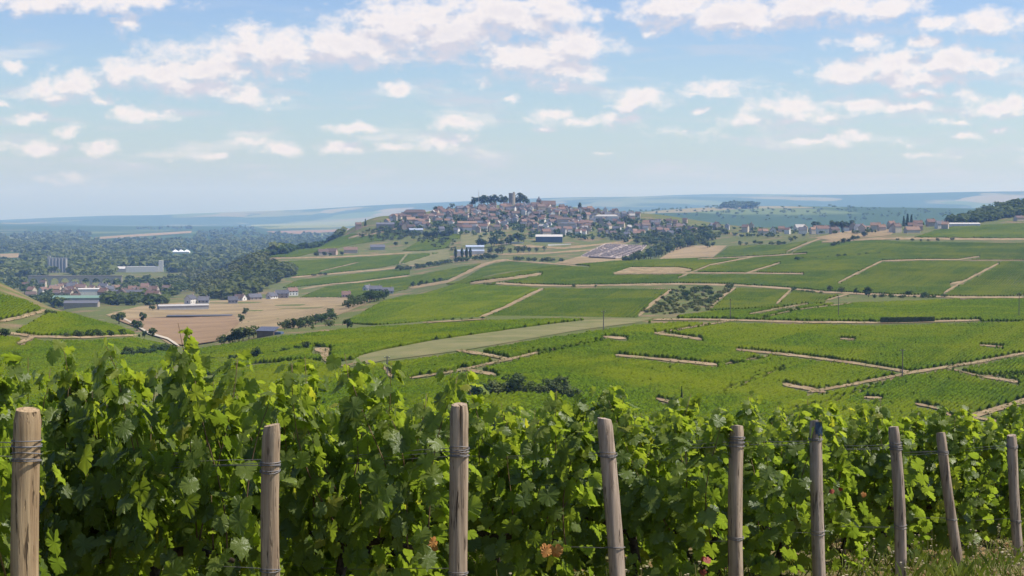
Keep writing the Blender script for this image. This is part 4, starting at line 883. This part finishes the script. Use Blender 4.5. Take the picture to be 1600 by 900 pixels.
# white terrace walls by the hall
for (x0, v0, x1, v1, lb) in [(785, 381, 818, 380, "white boundary wall left of the long hall"), (856, 384, 892, 382, "white fence wall in front of the long hall"), (920, 403, 962, 405, "dark cemetery wall along the lower edge")]:
    a = ray(x0, v0, 1900, 2700); b = ray(x1, v1, 1900, 2700); d = b - a; rt = empty("garden_wall", a, math.atan2(d[1], d[0])); tag(rt, lb, 'wall')
    L_ = float(np.hypot(d[0], d[1])); MB().box(0, L_, -.3, .3, -4, 2.2).build("wall", M_wall['brown' if 'dark' in lb else 'white'], rt); MB().box(-.1, L_ + .1, -.4, .4, 2.203, 2.45).build("coping", M_wall['white' if 'dark' not in lb else 'stone'], rt)
# cemetery: countless low tombs
drape_poly("cemetery_ground", [(905,401),(945,381),(1012,383),(1000,395),(968,404)], surf("cemetery_gravel", (.30, .24, .20), (.40, .33, .28), .1, 1.0, .0, world=True), 1900, 2700, .5, 8, 14)
mb = MB(); cem = [(908,401),(946,382),(1010,384),(998,395),(966,403)]
a = ray(925, 395, 1900, 2700); b = ray(955, 384, 1900, 2700); dr = (b - a)[:2] / np.linalg.norm((b - a)[:2]); nr_ = np.array([dr[1], -dr[0]]); cc = ray(955, 393, 1900, 2700)
for i in range(-45, 46):
    if (i * 7 + 3) % 11 == 0 or i % 13 == 0: continue
    for j in range(-60, 60):
        q = cc[:2] + nr_ * i * 2.6 + dr * j * 3.2
        zq = float(H(q[0], q[1])); ux, uv = project(q[0], q[1], zq)
        if inpoly(np.array(ux), np.array(uv), cem) and random.random() < .35 + .6 * float(vnoise(np.array(q[0]), np.array(q[1]), 14.0, 61)):
            w2, l2, h2 = .55, 1.1, random.uniform(.5, 1.3); ax, ay = nr_ * w2, dr * l2
            P4 = [q - ax - ay, q + ax - ay, q + ax + ay, q - ax + ay]
            mb.add([(c[0], c[1], zq - .2) for c in P4] + [(c[0], c[1], zq + .5 + h2) for c in P4], [(4,5,6,7),(0,1,5,4),(1,2,6,5),(2,3,7,6),(3,0,4,7)])
if mb.v: tag(mb.build("gravestones", surf("tomb_stone", (.17, .145, .14), (.36, .31, .28), .4, .9, .1, world=True)), "close set dark tombs of the hillside cemetery", 'gravestones', kind='stuff')

# ------------------------------------------------------------------ utility poles, trimmed hedge
M_pole = surf("grey_pole_wood", (.10, .085, .07), (.17, .15, .13), 2, .9, .15)
for x, v, hp, lb in [(1410,588,43,"tall utility pole at the crossing of two pale tracks"),(943,521,36,"utility pole beside the right end of the fallow strip"),(1141,499,32,"utility pole on a bushy mound by the pale crest track"),
                     (1310,497,34,"faint utility pole behind the crest track right of centre"),(1592,497,40,"utility pole at the right edge of the crest vineyard"),(605,592,36,"thin pole at the vineyard corner left of centre")]:
    p = ray(x, v, 340, 1000); hm = hp * p[1] / F; rt = empty("utility_pole", p); tag(rt, lb, 'utility pole')
    MB().tube([(0, 0, -1), (0, 0, hm)], [.19, .13], 8).build("pole", M_pole, rt)
    arm = MB().box(-.75, .75, -.06, .06, hm - .5, hm - .36).build("crossarm", M_pole, rt)
    for s in (-.65, 0, .65): MB().tube([(s, 0, hm - .36), (s, 0, hm - .12)], [.05, .04], 6).build("insulator", M_wall['white'], arm)
a = ray(1376, 505, 500, 900); b = ray(1459, 503, 500, 900); d = b - a; L_ = float(np.linalg.norm(d[:2])); rt = empty("clipped_hedge", a, math.atan2(d[1], d[0])); tag(rt, "long dark clipped hedge standing alone in the vineyard", 'hedge')
r = np.random.default_rng(5); k = 2600; C = np.stack([r.uniform(0, L_, k), r.uniform(-1, 1, k), r.uniform(.1, 2.4, k)], 1); ax = r.integers(0, 3, k)
C[ax == 0, 1] = -1; C[ax == 1, 2] = 2.4; Nn = r.normal(0, .4, (k, 3)); Nn[ax == 0, 1] -= 1; Nn[ax == 1, 2] += 1; Nn[ax == 2, 1] += 1
link("foliage", mesh_np("hedge_leaves", *leafcards(C, Nn, .28, r)), M_conif, rt); MB().box(.2, L_-.2, -.6, .6, -.8, 1.9).build("branch_core", M_bark, rt)
hedge_line([(1130,499),(1141,500),(1150,499)], 4, 4, "low dark bush on the mound around the crest pole", "bushes round the crest pole", 600, 900, ('bush',), M_conif, .3, 1.4)

# ------------------------------------------------------------------ foreground: posts, wires, vines
POSTS = [(45,640,40,-.010),(432,664,27,-.006),(715,632,27,.006),(945,654,26,.030),(1153,665,23,.000),(1277,657,19.5,.006),(1392,667,17,.035),(1472,676,15,.060),(1580,680,14.5,.040)]
DEP = [5.6, 6.44, 7.28, 8.12, 8.98, 9.85, 10.75, 11.6, 12.45]
m, t, out = newmat("post_wood")
oc = N(t, 'ShaderNodeTexCoord').outputs['Object']; oi = N(t, 'ShaderNodeObjectInfo')
st = vmt(t, 'MULTIPLY', oc, (38, 38, 1.6)); n1 = noise(t, 1.0, 6, .65, st); n2 = noise(t, 7, 4, .6, oc)
cst = vmt(t, 'MULTIPLY', oc, (70, 70, 4.5)); n3 = noise(t, 1.0, 3, .7, cst)
warm = mixc(t, mapr(t, n1.outputs[0], .3, .7), (.24, .155, .08, 1), (.48, .345, .19, 1))
grey = mixc(t, mapr(t, n1.outputs[0], .3, .7), (.245, .185, .14, 1), (.49, .385, .29, 1))
att = N(t, 'ShaderNodeAttribute'); att.attribute_type = 'OBJECT'; att.attribute_name = 'weathered'
c = mixc(t, att.outputs['Fac'], warm, grey)
c = mixc(t, mth(t, 'MULTIPLY', mapr(t, n2.outputs[0], .5, .75), .35), c, (.14, .10, .07, 1))
c = mixc(t, mth(t, 'MULTIPLY', mapr(t, n3.outputs[0], .60, .67), .9), c, (.06, .04, .025, 1))
p = N(t, 'ShaderNodeBsdfPrincipled'); t.links.new(c, p.inputs['Base Color']); p.inputs['Roughness'].default_value = .85; p.inputs['Specular IOR Level'].default_value = .2
bn = N(t, 'ShaderNodeBump'); bn.inputs['Strength'].default_value = .9; bn.inputs['Distance'].default_value = .006; t.links.new(mth(t, 'SUBTRACT', n1.outputs[0], mapr(t, n3.outputs[0], .58, .67)), bn.inputs['Height']); t.links.new(bn.outputs[0], p.inputs['Normal'])
t.links.new(p.outputs[0], out.inputs[0]); M_post = m
m, t, out = newmat("wire_steel"); p = N(t, 'ShaderNodeBsdfPrincipled'); p.inputs['Metallic'].default_value = .3; p.inputs['Roughness'].default_value = .6
oc = N(t, 'ShaderNodeTexCoord').outputs['Object']; n1 = noise(t, 40, 3, .6, oc); t.links.new(mixc(t, n1.outputs[0], (.12, .105, .095, 1), (.26, .25, .24, 1)), p.inputs['Base Color']); t.links.new(p.outputs[0], out.inputs[0]); M_wire = m
M_blue = surf("blue_paint", (.02, .04, .07), (.045, .08, .13), 40, .6, .3)
PLABEL = ["thick pale post at the far left with wire wound twice near its top","slightly bowed pale post left of centre with wire coils","post split by a dark crack at the top and bound with wire","leaning grey brown post just right of centre","straight smooth post with several wire turns under its cap","dark weathered post with a blue painted top","knotty crooked post with a rough broken base","thin post leaning left above the grass","thin post at the right edge of the row"]
WEATH = [0, .35, .5, .8, .6, .9, .85, .7, .85]
WIRE_V = [[692, 714], [722, 731], [703, 716], [708], [683, 694], [686], [694, 700], [707], [697]]       # heights of the top ties
WIRE_L = [None, 893, 892, 857, 843, 830, 823, 811, 812]
PW = []
for k, ((x, v, w, lean), Y) in enumerate(zip(POSTS, DEP)):
    tx, tz = pdir(x, v); X = tx * Y; ztop = EZ + tz * Y; zb = float(H(X, Y)) - .25; hgt = ztop - zb; rad = w * Y / F / 2
    r = random.Random(40 + k); n = 28; rows = 34; V = []; Fc = []
    ph = [r.uniform(0, 6.28) for _ in range(4)]
    for i in range(rows + 1):
        s = i / rows; zz = hgt * s; dx = lean * hgt * (1 - s) * 2.2 + .012 * math.sin(s * 3.1 + ph[0]) * (2.2 if k in (1, 6) else 1)
        rr = rad * (1.06 - .06 * s)
        top = (hgt - zz)
        if top < .022: rr *= .86 + .14 * (top / .022)
        for j in range(n):
            a = 2 * math.pi * j / n; q = rr * (1 + .07 * math.sin(2*a + ph[1] + s) + .045 * math.sin(3*a + ph[2] + s*2) + .02 * math.sin(7*a + 9*s + ph[3]) + r.uniform(-.008, .008))
            if k == 2 and top < .17:                      # the split
                da = abs((a - 4.95 + math.pi) % (2*math.pi) - math.pi)
                if da < .13: q *= .35 + .5 * (top / .17)
            if k == 6 and s < .3: q *= 1 + .14 * math.sin(4*a + s * 21)
            V.append((dx + q * math.cos(a), q * math.sin(a), zz + (.006 * math.sin(a + ph[1]) if i == rows else 0)))
    for i in range(rows):
        for j in range(n): Fc.append((i*n+j, i*n+(j+1) % n, (i+1)*n+(j+1) % n, (i+1)*n+j))
    V.append((0, 0, hgt + .004)); ce = len(V) - 1
    for j in range(n): Fc.append((rows*n+j, rows*n+(j+1) % n, ce))
    rt = empty("wooden_post", (X, Y, zb)); tag(rt, PLABEL[k], 'post', "end posts of the vine rows")
    pm_ = mesh_np("post", V, Fc, True); pm_.set_sharp_from_angle(angle=R(28)); po = link("post", pm_, M_post, rt); po['weathered'] = float(WEATH[k])
    def cx_at(z): s = z / hgt; return lean * hgt * (1 - s) * 2.2 + .012 * math.sin(s * 3.1 + ph[0]) * (2.2 if k in (1, 6) else 1)
    ties = WIRE_V[k] + ([WIRE_L[k]] if WIRE_L[k] else []); anchors = []
    for q, vv in enumerate(ties):
        zt = EZ + pdir(x, vv)[1] * Y - zb
        if zt < .05: continue
        mb = MB()
        for c_ in range(3 if vv < 760 else 2):
            ang = np.linspace(0, 6.28, 19); ti = r.uniform(-.012, .012); z0 = zt + r.uniform(-.014, .014); c0 = cx_at(zt)
            mb.tube([(c0 + (rad * 1.06 + .004) * math.cos(a), (rad * 1.06 + .004) * math.sin(a), z0 + ti * math.sin(a + r.uniform(-.1, .1))) for a in ang], .0022, 5, False)
        mb.build("wire_tie", M_wire, rt, True); anchors.append((X + cx_at(zt), Y, zb + zt))
    if k == 5:
        V = []; Fc = []; nn_ = 14
        for i in range(5):
            z0 = hgt - .085 + .02 * i
            for j in range(nn_ + 1):
                a = -1.75 + 2.9 * j / nn_; q = rad * (1.06 + .004) * (1 if i < 3 else .97 if i == 3 else .9) + .0035; V.append((cx_at(z0) + q * math.cos(a), q * math.sin(a), z0 + (.01 * math.sin(j * 1.9) if i == 0 else 0)))
        for i in range(4):
            for j in range(nn_): b_ = i * (nn_+1) + j; Fc.append((b_, b_+1, b_+nn_+2, b_+nn_+1))
        link("paint_patch", mesh_np("paint_patch", V, Fc, True), M_blue, rt)
    PW.append((X, Y, anchors, rad))
# trellis wires run from each end post along its vine row
WL = ["far left post", "second post from the left", "cracked post", "leaning post right of centre", "straight smooth post", "blue topped post", "knotty crooked post", "thin leaning post", "post at the right edge"]
for k, (X, Y, an, rad) in enumerate(PW):
    for q, (ax_, ay_, az_) in enumerate(an):
        mb = MB(); pts = []; g0 = float(H(ax_, ay_))
        for s in np.linspace(0, 6, 25):
            wx, wy = ax_ + RD[0] * s + (0 if s else 0), ay_ + RD[1] * s
            pts.append((wx, wy, az_ + float(H(wx, wy)) - g0 + .012 * math.sin(s * 2.1 + k) - (.02 * math.sin(min(s, 1.5) / 1.5 * math.pi)) ))
        mb.tube(pts, .0017, 5, False)
        if q == 0:
            mb.tube([(p_[0], p_[1], p_[2] - .012 - .008 * math.sin(i * 1.3)) for i, p_ in enumerate(pts)], .0015, 5, False)
        lv = "upper" if q < len(WIRE_V[k]) else "lower"
        if lv == "upper" and q > 0: lv = "second upper"
        tag(mb.build("trellis_wire", M_wire), f"{lv} steel trellis wire running into the leaves from the {WL[k]}", 'wire', "trellis wires")

# grape leaf: five lobes, folded along the midrib
half = [(.02, .04), (.13, -.12), (.31, -.15), (.47, -.02), (.48, .12), (.58, .24), (.60, .42), (.49, .50), (.44, .58), (.43, .70), (.28, .78), (.14, .89)]
outl = half + [(0, 1.0)] + [(-a, b) for a, b in reversed(half)]
ser = []
for i_, q_ in enumerate(outl):                 # toothed margin
    r_ = outl[(i_ + 1) % len(outl)]; ser += [q_, ((q_[0] + r_[0]) / 2 * .955, (q_[1] + r_[1]) / 2 * .955 + .36 * .045)]
outl = ser
LEAF = np.array([(0, .36)] + outl); nL = len(outl)
LF = np.array([(0, 1 + i, 1 + (i + 1) % nL) for i in range(nL)])
def leaves(Cn, tip, nor, size, r):
    k = len(Cn); nor = nor / np.linalg.norm(nor, axis=1, keepdims=True)
    tip = tip - nor * (tip * nor).sum(1, keepdims=True); tip /= np.linalg.norm(tip, axis=1, keepdims=True) + 1e-9; sx = np.cross(tip, nor)
    lx = LEAF[None, :, 0] * (1 + r.normal(0, .06, (k, len(LEAF)))); ly = LEAF[None, :, 1] * (1 + r.normal(0, .05, (k, len(LEAF)))) + np.zeros((k, 1))
    fold = r.uniform(-.15, .45, (k, 1)); droop = r.uniform(-.1, .5, (k, 1)); wav = r.normal(0, .035, (k, len(LEAF)))
    lz = -fold * np.abs(lx) - droop * ly ** 2 * .6 + wav
    V = Cn[:, None, :] + size[:, None, None] * (lx[..., None] * sx[:, None, :] + ly[..., None] * tip[:, None, :] + lz[..., None] * nor[:, None, :])
    return V.reshape(-1, 3), (LF[None] + (np.arange(k) * len(LEAF))[:, None, None]).reshape(-1, 3)
m, t, out = newmat("vine_leaf")
ge = N(t, 'ShaderNodeNewGeometry'); ya = N(t, 'ShaderNodeAttribute'); ya.attribute_name = 'young'
n1 = noise(t, 26, 3, .6, ge.outputs['Position'])
rnd = ge.outputs['Random Per Island']
old = mixc(t, rnd, (.095, .138, .030, 1), (.190, .240, .052, 1)); yng = mixc(t, rnd, (.15, .20, .035, 1), (.24, .27, .055, 1))
c = mixc(t, ya.outputs['Fac'], old, yng); c = mixc(t, mth(t, 'MULTIPLY', mapr(t, n1.outputs[0], .45, .75), .35), c, (.11, .16, .03, 1))
yl = mapr(t, rnd, .988, .992); c = mixc(t, mth(t, 'MULTIPLY', yl, .45), c, (.34, .30, .04, 1))
cb = mixc(t, mth(t, 'MULTIPLY', ge.outputs['Backfacing'], .5), c, (.10, .135, .05, 1))
p = N(t, 'ShaderNodeBsdfPrincipled'); t.links.new(cb, p.inputs['Base Color']); p.inputs['Roughness'].default_value = .38; p.inputs['Specular IOR Level'].default_value = .4
bn = N(t, 'ShaderNodeBump'); bn.inputs['Strength'].default_value = .35; bn.inputs['Distance'].default_value = .01; n5 = noise(t, 60, 3, .6, ge.outputs['Position']); t.links.new(n5.outputs[0], bn.inputs['Height']); t.links.new(bn.outputs[0], p.inputs['Normal'])
tr = N(t, 'ShaderNodeBsdfTranslucent'); t.links.new(mixc(t, 1.0, c, (2.2, 2.2, .75, 1), 'MULTIPLY'), tr.inputs[0])
ms = N(t, 'ShaderNodeMixShader'); ms.inputs[0].default_value = .54
t.links.new(p.outputs[0], ms.inputs[1]); t.links.new(tr.outputs[0], ms.inputs[2]); t.links.new(ms.outputs[0], out.inputs[0]); M_leaf = m
M_cane = surf("vine_cane", (.10, .055, .03), (.19, .13, .06), 25, .7, .3)
M_vtrunk = surf("vine_trunk", (.035, .026, .02), (.10, .075, .055), 30, .95, .1)
def vine_meshes(var):
    r = np.random.default_rng(500 + var); C, T, Nr, S, Yg = [], [], [], [], []; cane = MB(); trunk = MB()
    trunk.tube([(0, 0, -.12), (.02, .015, .1), (-.02, -.01, .25), (.02, .0, .42)], [.032, .026, .024, .028], 8)
    trunk.tube([(.02, 0, .42), (.25, .01, .47), (.52, .0, .46)], [.022, .016, .010], 7); trunk.tube([(.02, 0, .42), (-.2, -.01, .46), (-.48, .0, .47)], [.022, .016, .010], 7)
    ns = 15
    for i in range(ns):
        x0 = -.55 + 1.1 * (i + r.uniform(.1, .9)) / ns; y0 = r.normal(0, .03); L = r.uniform(.58, .86)
        lean = r.normal(0, .14, 2); lean[1] += r.choice([-1, 1]) * .10; pts = []; nseg = 12
        for j in range(nseg + 1):
            s = j / nseg; dr = max(0, s - .8) * r.choice([0, 1.2])
            pts.append(np.array([x0 + lean[0] * s * L * 1.2 + .02 * math.sin(5*s + i), y0 + lean[1] * s * L * 1.6 * (1 - .3*s) + .03 * math.sin(4*s + 2*i), .46 + L * s - dr * .25]))
        cane.tube(pts, [.0045 * (1 - .7 * j / nseg) for j in range(nseg + 1)], 5)
        nl = int(L / .039)
        for j in range(nl):
            s = (j + .3) / nl; q = np.array([np.interp(s * nseg, range(nseg + 1), [p_[a] for p_ in pts]) for a in range(3)])
            for rep in range(2 if s < .72 else 3):
                an = r.uniform(0, 6.28); o = np.array([.55 * math.cos(an), math.sin(an), 0]); o[1] += .5 * np.sign(o[1]) ; o /= np.linalg.norm(o)
                C.append(q + o * r.uniform(.03, .13) * (1 - .5 * s * s) + [0, 0, r.uniform(-.03, .05)])
                T.append(o * r.uniform(.2, .8) + np.array([0, 0, -1]) * r.uniform(.2, 1.1) + r.normal(0, .35, 3))
                Nr.append(o * r.uniform(.3, 1.1) + np.array([0, 0, 1]) * r.uniform(.1, .9) + r.normal(0, .35, 3))
                y = np.clip((s - .70) / .3, 0, 1) ** 1.2; S.append(r.uniform(.052, .102) * (1 - .38 * y)); Yg.append(y * .9 + (r.random() < .06) * .5)
    for j in range(210):                                    # hanging and low leaves of the laterals
        x = r.uniform(-.58, .58); sd_ = r.choice([-1, 1]); z = r.uniform(.16, .85); C.append(np.array([x, sd_ * r.uniform(.12, .30) * (1 if z > .35 else .6), z]))
        o = np.array([r.normal(0, .4), sd_, 0]); T.append(o * .3 + np.array([0, 0, -1.0]) + r.normal(0, .3, 3)); Nr.append(o * .9 + np.array([0, 0, .5]) + r.normal(0, .3, 3)); S.append(r.uniform(.06, .11)); Yg.append(0)
    V, Fc = leaves(np.array(C), np.array(T), np.array(Nr), np.array(S), r)
    me = mesh_np("vine_leaves", V, Fc, True); at = me.attributes.new('young', 'FLOAT', 'POINT'); at.data.foreach_set('value', np.repeat(np.clip(np.array(Yg), 0, 1), len(LEAF)).astype(np.float32)); me.materials.append(M_leaf)
    def bake(mb, nm, mt):
        m2 = bpy.data.meshes.new(nm); m2.from_pydata(mb.v, [], mb.f); m2.update(); m2.polygons.foreach_set('use_smooth', np.ones(len(m2.polygons), bool)); m2.materials.append(mt); return m2
    return me, bake(cane, "vine_canes", M_cane), bake(trunk, "vine_trunk", M_vtrunk)
VM = [vine_meshes(i) for i in range(9)]
rowang = math.atan2(RD[1], RD[0])
ORD = ["far left", "second", "cracked third", "leaning fourth", "smooth fifth", "blue topped sixth", "crooked seventh", "leaning eighth", "right edge ninth"]
VH = {-2: 1.04, -1: 1.06, 0: 1.10, 1: 1.13, 2: 1.06, 3: 1.03, 4: 1.03, 5: .97, 6: 1.0, 7: 1.0, 8: .98}
def post_xy(k):
    if 0 <= k < 9: return PW[k][0], PW[k][1]
    i, j = (0, 1) if k < 0 else (7, 8); b = 0 if k < 0 else 8
    return PW[b][0] + (PW[j][0] - PW[i][0]) * (k - b), PW[b][1] + (PW[j][1] - PW[i][1]) * (k - b)
cnt = 0
FIRST = {}
for k in range(-2, 13):
    X, Y = post_xy(k)
    for j in range(6):
        s = .80 + j * .95 + random.uniform(-.08, .08); vx, vy = X + RD[0] * s, Y + RD[1] * s
        z = float(H(vx, vy)); hsc = VH.get(k, 1.0 if k < 0 else .96) * (1 if j == 0 or (k == 1 and j == 1) else .91) * random.uniform(.94, 1.06)
        me, mc, mtk = VM[(cnt * 4 + k) % 9]; cnt += 1
        root = empty("grapevine", (vx, vy, z), rowang + (math.pi if random.random() < .5 else 0) + random.uniform(-.08, .08), (1.0, random.uniform(.9, 1.15), hsc))
        if 0 <= k < 9 and j == 0: tag(root, f"leafy grapevine at the row end nearest the {ORD[k]} post", 'grapevine', "grapevines of the foreground rows"); FIRST[k] = root
        elif 0 <= k < 9: tag(root, f"leafy grapevine deeper in the row that starts at the {ORD[k]} post", 'grapevine', f"vines deeper in the row of the {ORD[k]} post")
        else: tag(root, "leafy grapevine in a row beyond the left post" if k < 0 else "leafy grapevine in a row beyond the right edge post", 'grapevine', "vines beyond the left post" if k < 0 else "vines beyond the right post")
        for nm, md in (("foliage", me), ("cane", mc), ("trunk", mtk)):
            o = bpy.data.objects.new(nm, md); COL.objects.link(o); o.parent = root
# withered leaves hanging in the vines
M_dry = {}
for nm, a_, b_ in (("orange", (.36, .13, .025), (.46, .24, .06)), ("red", (.20, .03, .015), (.32, .07, .03)), ("yellow", (.45, .40, .05), (.55, .5, .10))):
    M_dry[nm] = surf(nm + "_leaf", a_, b_, 30, .6, .3)
for (x, v, Y, cl, n, sz, k) in [(858,853,7.75,'orange',3,.06,3),(1098,884,8.4,'red',3,.032,4),(1306,764,9.7,'red',2,.026,6),(680,848,7.2,'orange',2,.04,3),(1340,772,9.9,'orange',1,.04,6)]:
    tx, tz = pdir(x, v); r = np.random.default_rng(int(x)); c0 = np.array([tx * Y, Y, EZ + tz * Y])
    V, Fc = leaves(c0 + r.normal(0, .022, (n, 3)), r.normal(0, .5, (n, 3)) + [0, -.2, -.8], np.array([0, -1, .3]) + r.normal(0, .4, (n, 3)), np.full(n, sz) * r.uniform(.8, 1.2, n), r)
    par = FIRST[k]; o = link("withered_leaf", mesh_np("withered_leaf", V, Fc), M_dry[cl], par); o['label'] = f"withered {cl} leaf cluster"
    bpy.context.view_layer.update(); o.matrix_parent_inverse = par.matrix_world.inverted()

# ragged grass along the verges of the nearer tracks
r = np.random.default_rng(31); VC = []
for L, w, a, b in TR:
    if b > 1000: continue
    for (p0, p1) in zip(L[:-1], L[1:]):
        q0, q1 = ray(p0[0], p0[1], a, b), ray(p1[0], p1[1], a, b); ln = float(np.hypot(*(q1 - q0)[:2]))
        if ln > 260: continue
        for i in range(int(ln / 1.1)):
            s_ = r.random(); ww = w * .5 * r.uniform(.15, 1.15) * r.choice([-1, 1]) * .8; dx, dy = p1[0]-p0[0], p1[1]-p0[1]; l = math.hypot(dx, dy)
            q = ray(p0[0] + dx*s_ - dy/l*ww, p0[1] + dy*s_ + dx/l*ww, a, b); VC.append(q + [0, 0, .28])
VC = np.array(VC); Vv, Fv = leafcards(np.repeat(VC, 3, 0) + r.normal(0, .35, (len(VC) * 3, 3)) * [1, 1, .2], np.array([0, -.4, .9]) + r.normal(0, .4, (len(VC) * 3, 3)), .38, r)
tag(link("verge_grass", mesh_np("verge_grass", Vv, Fv), foliage("verge_blades", (.10, .12, .035), (.23, .21, .08), (1.3, 1.3, .7), .2, 0, .1)), "patchy dry grass along the verges of the pale tracks", 'grass', kind='stuff')
# grass, weeds and litter along the row ends
r = np.random.default_rng(77); k = 150000
X = r.uniform(-3, 7.5, k); Y = r.uniform(3.5, 17, k); s = (X + .95) * RD[0] + (Y - 6.44) * RD[1]; dn = vnoise(X, Y, .5, 21)
keep = (s < 3.5) & (s > -2.6) & (r.random(k) < np.where(s < .1, .35 + .65 * dn, .5 * dn)) & (X > -2.5)
X, Y = X[keep], Y[keep]; k = len(X); Z = H(X, Y) - .01; hh = r.uniform(.025, .095, k) * (1 + .9 * (vnoise(X, Y, .35, 9) > .6)); an = r.uniform(0, 6.28, k); wd = r.uniform(.0015, .0035, k)
dx, dy = np.cos(an), np.sin(an); ln = r.uniform(.2, .9, k) * hh; la = r.uniform(0, 6.28, k)
V = np.stack([np.stack([X - dx*wd, Y - dy*wd, Z], 1), np.stack([X + dx*wd, Y + dy*wd, Z], 1), np.stack([X + dx*wd*.7 + np.cos(la)*ln*.4, Y + dy*wd*.7 + np.sin(la)*ln*.4, Z + hh*.65], 1), np.stack([X + np.cos(la)*ln, Y + np.sin(la)*ln, Z + hh], 1)], 1).reshape(-1, 3)
M_grass = foliage("grass_blades", (.075, .135, .02), (.20, .235, .05), (1.5, 1.5, .7), .3, 0, 1.2)
tag(link("grass", mesh_np("grass", V, np.arange(4 * k).reshape(k, 4)), M_grass), "short mixed green and dry grass at the foot of the posts", 'grass', kind='stuff')
k = 1500; X = r.uniform(-1.5, 6, k); Y = r.uniform(5, 15, k); s = (X + .95) * RD[0] + (Y - 6.44) * RD[1]; keep = (np.abs(s - .1) < .5) & (vnoise(X, Y, .8, 4) > .35); X, Y = X[keep][:900], Y[keep][:900]
mb = MB(); hd = MB()
for x, y in zip(X, Y):
    z = float(H(x, y)); h = random.uniform(.08, .30); a = random.uniform(0, 6.28); q = (x + .12*h*math.cos(a), y + .12*h*math.sin(a), z + h)
    mb.tube([(x, y, z - .01), q], [.002, .0012], 4, False)
    for b in range(random.randrange(2, 6)):
        zz = random.uniform(.45, 1.05); c0 = (x + random.gauss(0, .03), y + random.gauss(0, .03), z + h * zz); hd.cone(c0[0], c0[1], c0[2], c0[2] + random.uniform(.008, .02), .003, random.uniform(.005, .011), 5)
        mb.tube([(x + .1*h*zz*math.cos(a), y + .1*h*zz*math.sin(a), z + h*zz*.85), c0], .001, 3, False)
wv_o = mb.build("weeds", surf("weed_stalk", (.14, .15, .04), (.30, .25, .10), 10, .9, .1)); tag(wv_o, "thin dry weeds with pale seed heads under the vines", 'weeds', kind='stuff')
hd.build("seed_heads", surf("seed_head", (.34, .27, .14), (.55, .48, .33), 30, .9, .1), wv_o)['kind'] = 'stuff'
k = 6500; X = r.uniform(-2.5, 6.5, k); Y = r.uniform(4.5, 15, k); s = (X + .95) * RD[0] + (Y - 6.44) * RD[1]; keep = (s > -.9) & (s < 3.0); X, Y = X[keep], Y[keep]; k = len(X)
C = np.stack([X, Y, H(X, Y) + .012], 1); Vl, Fl = leaves(C, r.normal(0, 1, (k, 3)) * [1, 1, .2], np.array([0, 0, 1.0]) + r.normal(0, .35, (k, 3)), r.uniform(.02, .06, k), r)
tag(link("leaf_litter", mesh_np("leaf_litter", Vl, Fl), foliage("dry_litter", (.16, .08, .035), (.42, .28, .14), (1, .9, .7), .15, 0, 3)), "dry brown fallen leaves littering the row ends", 'leaf litter', kind='stuff')
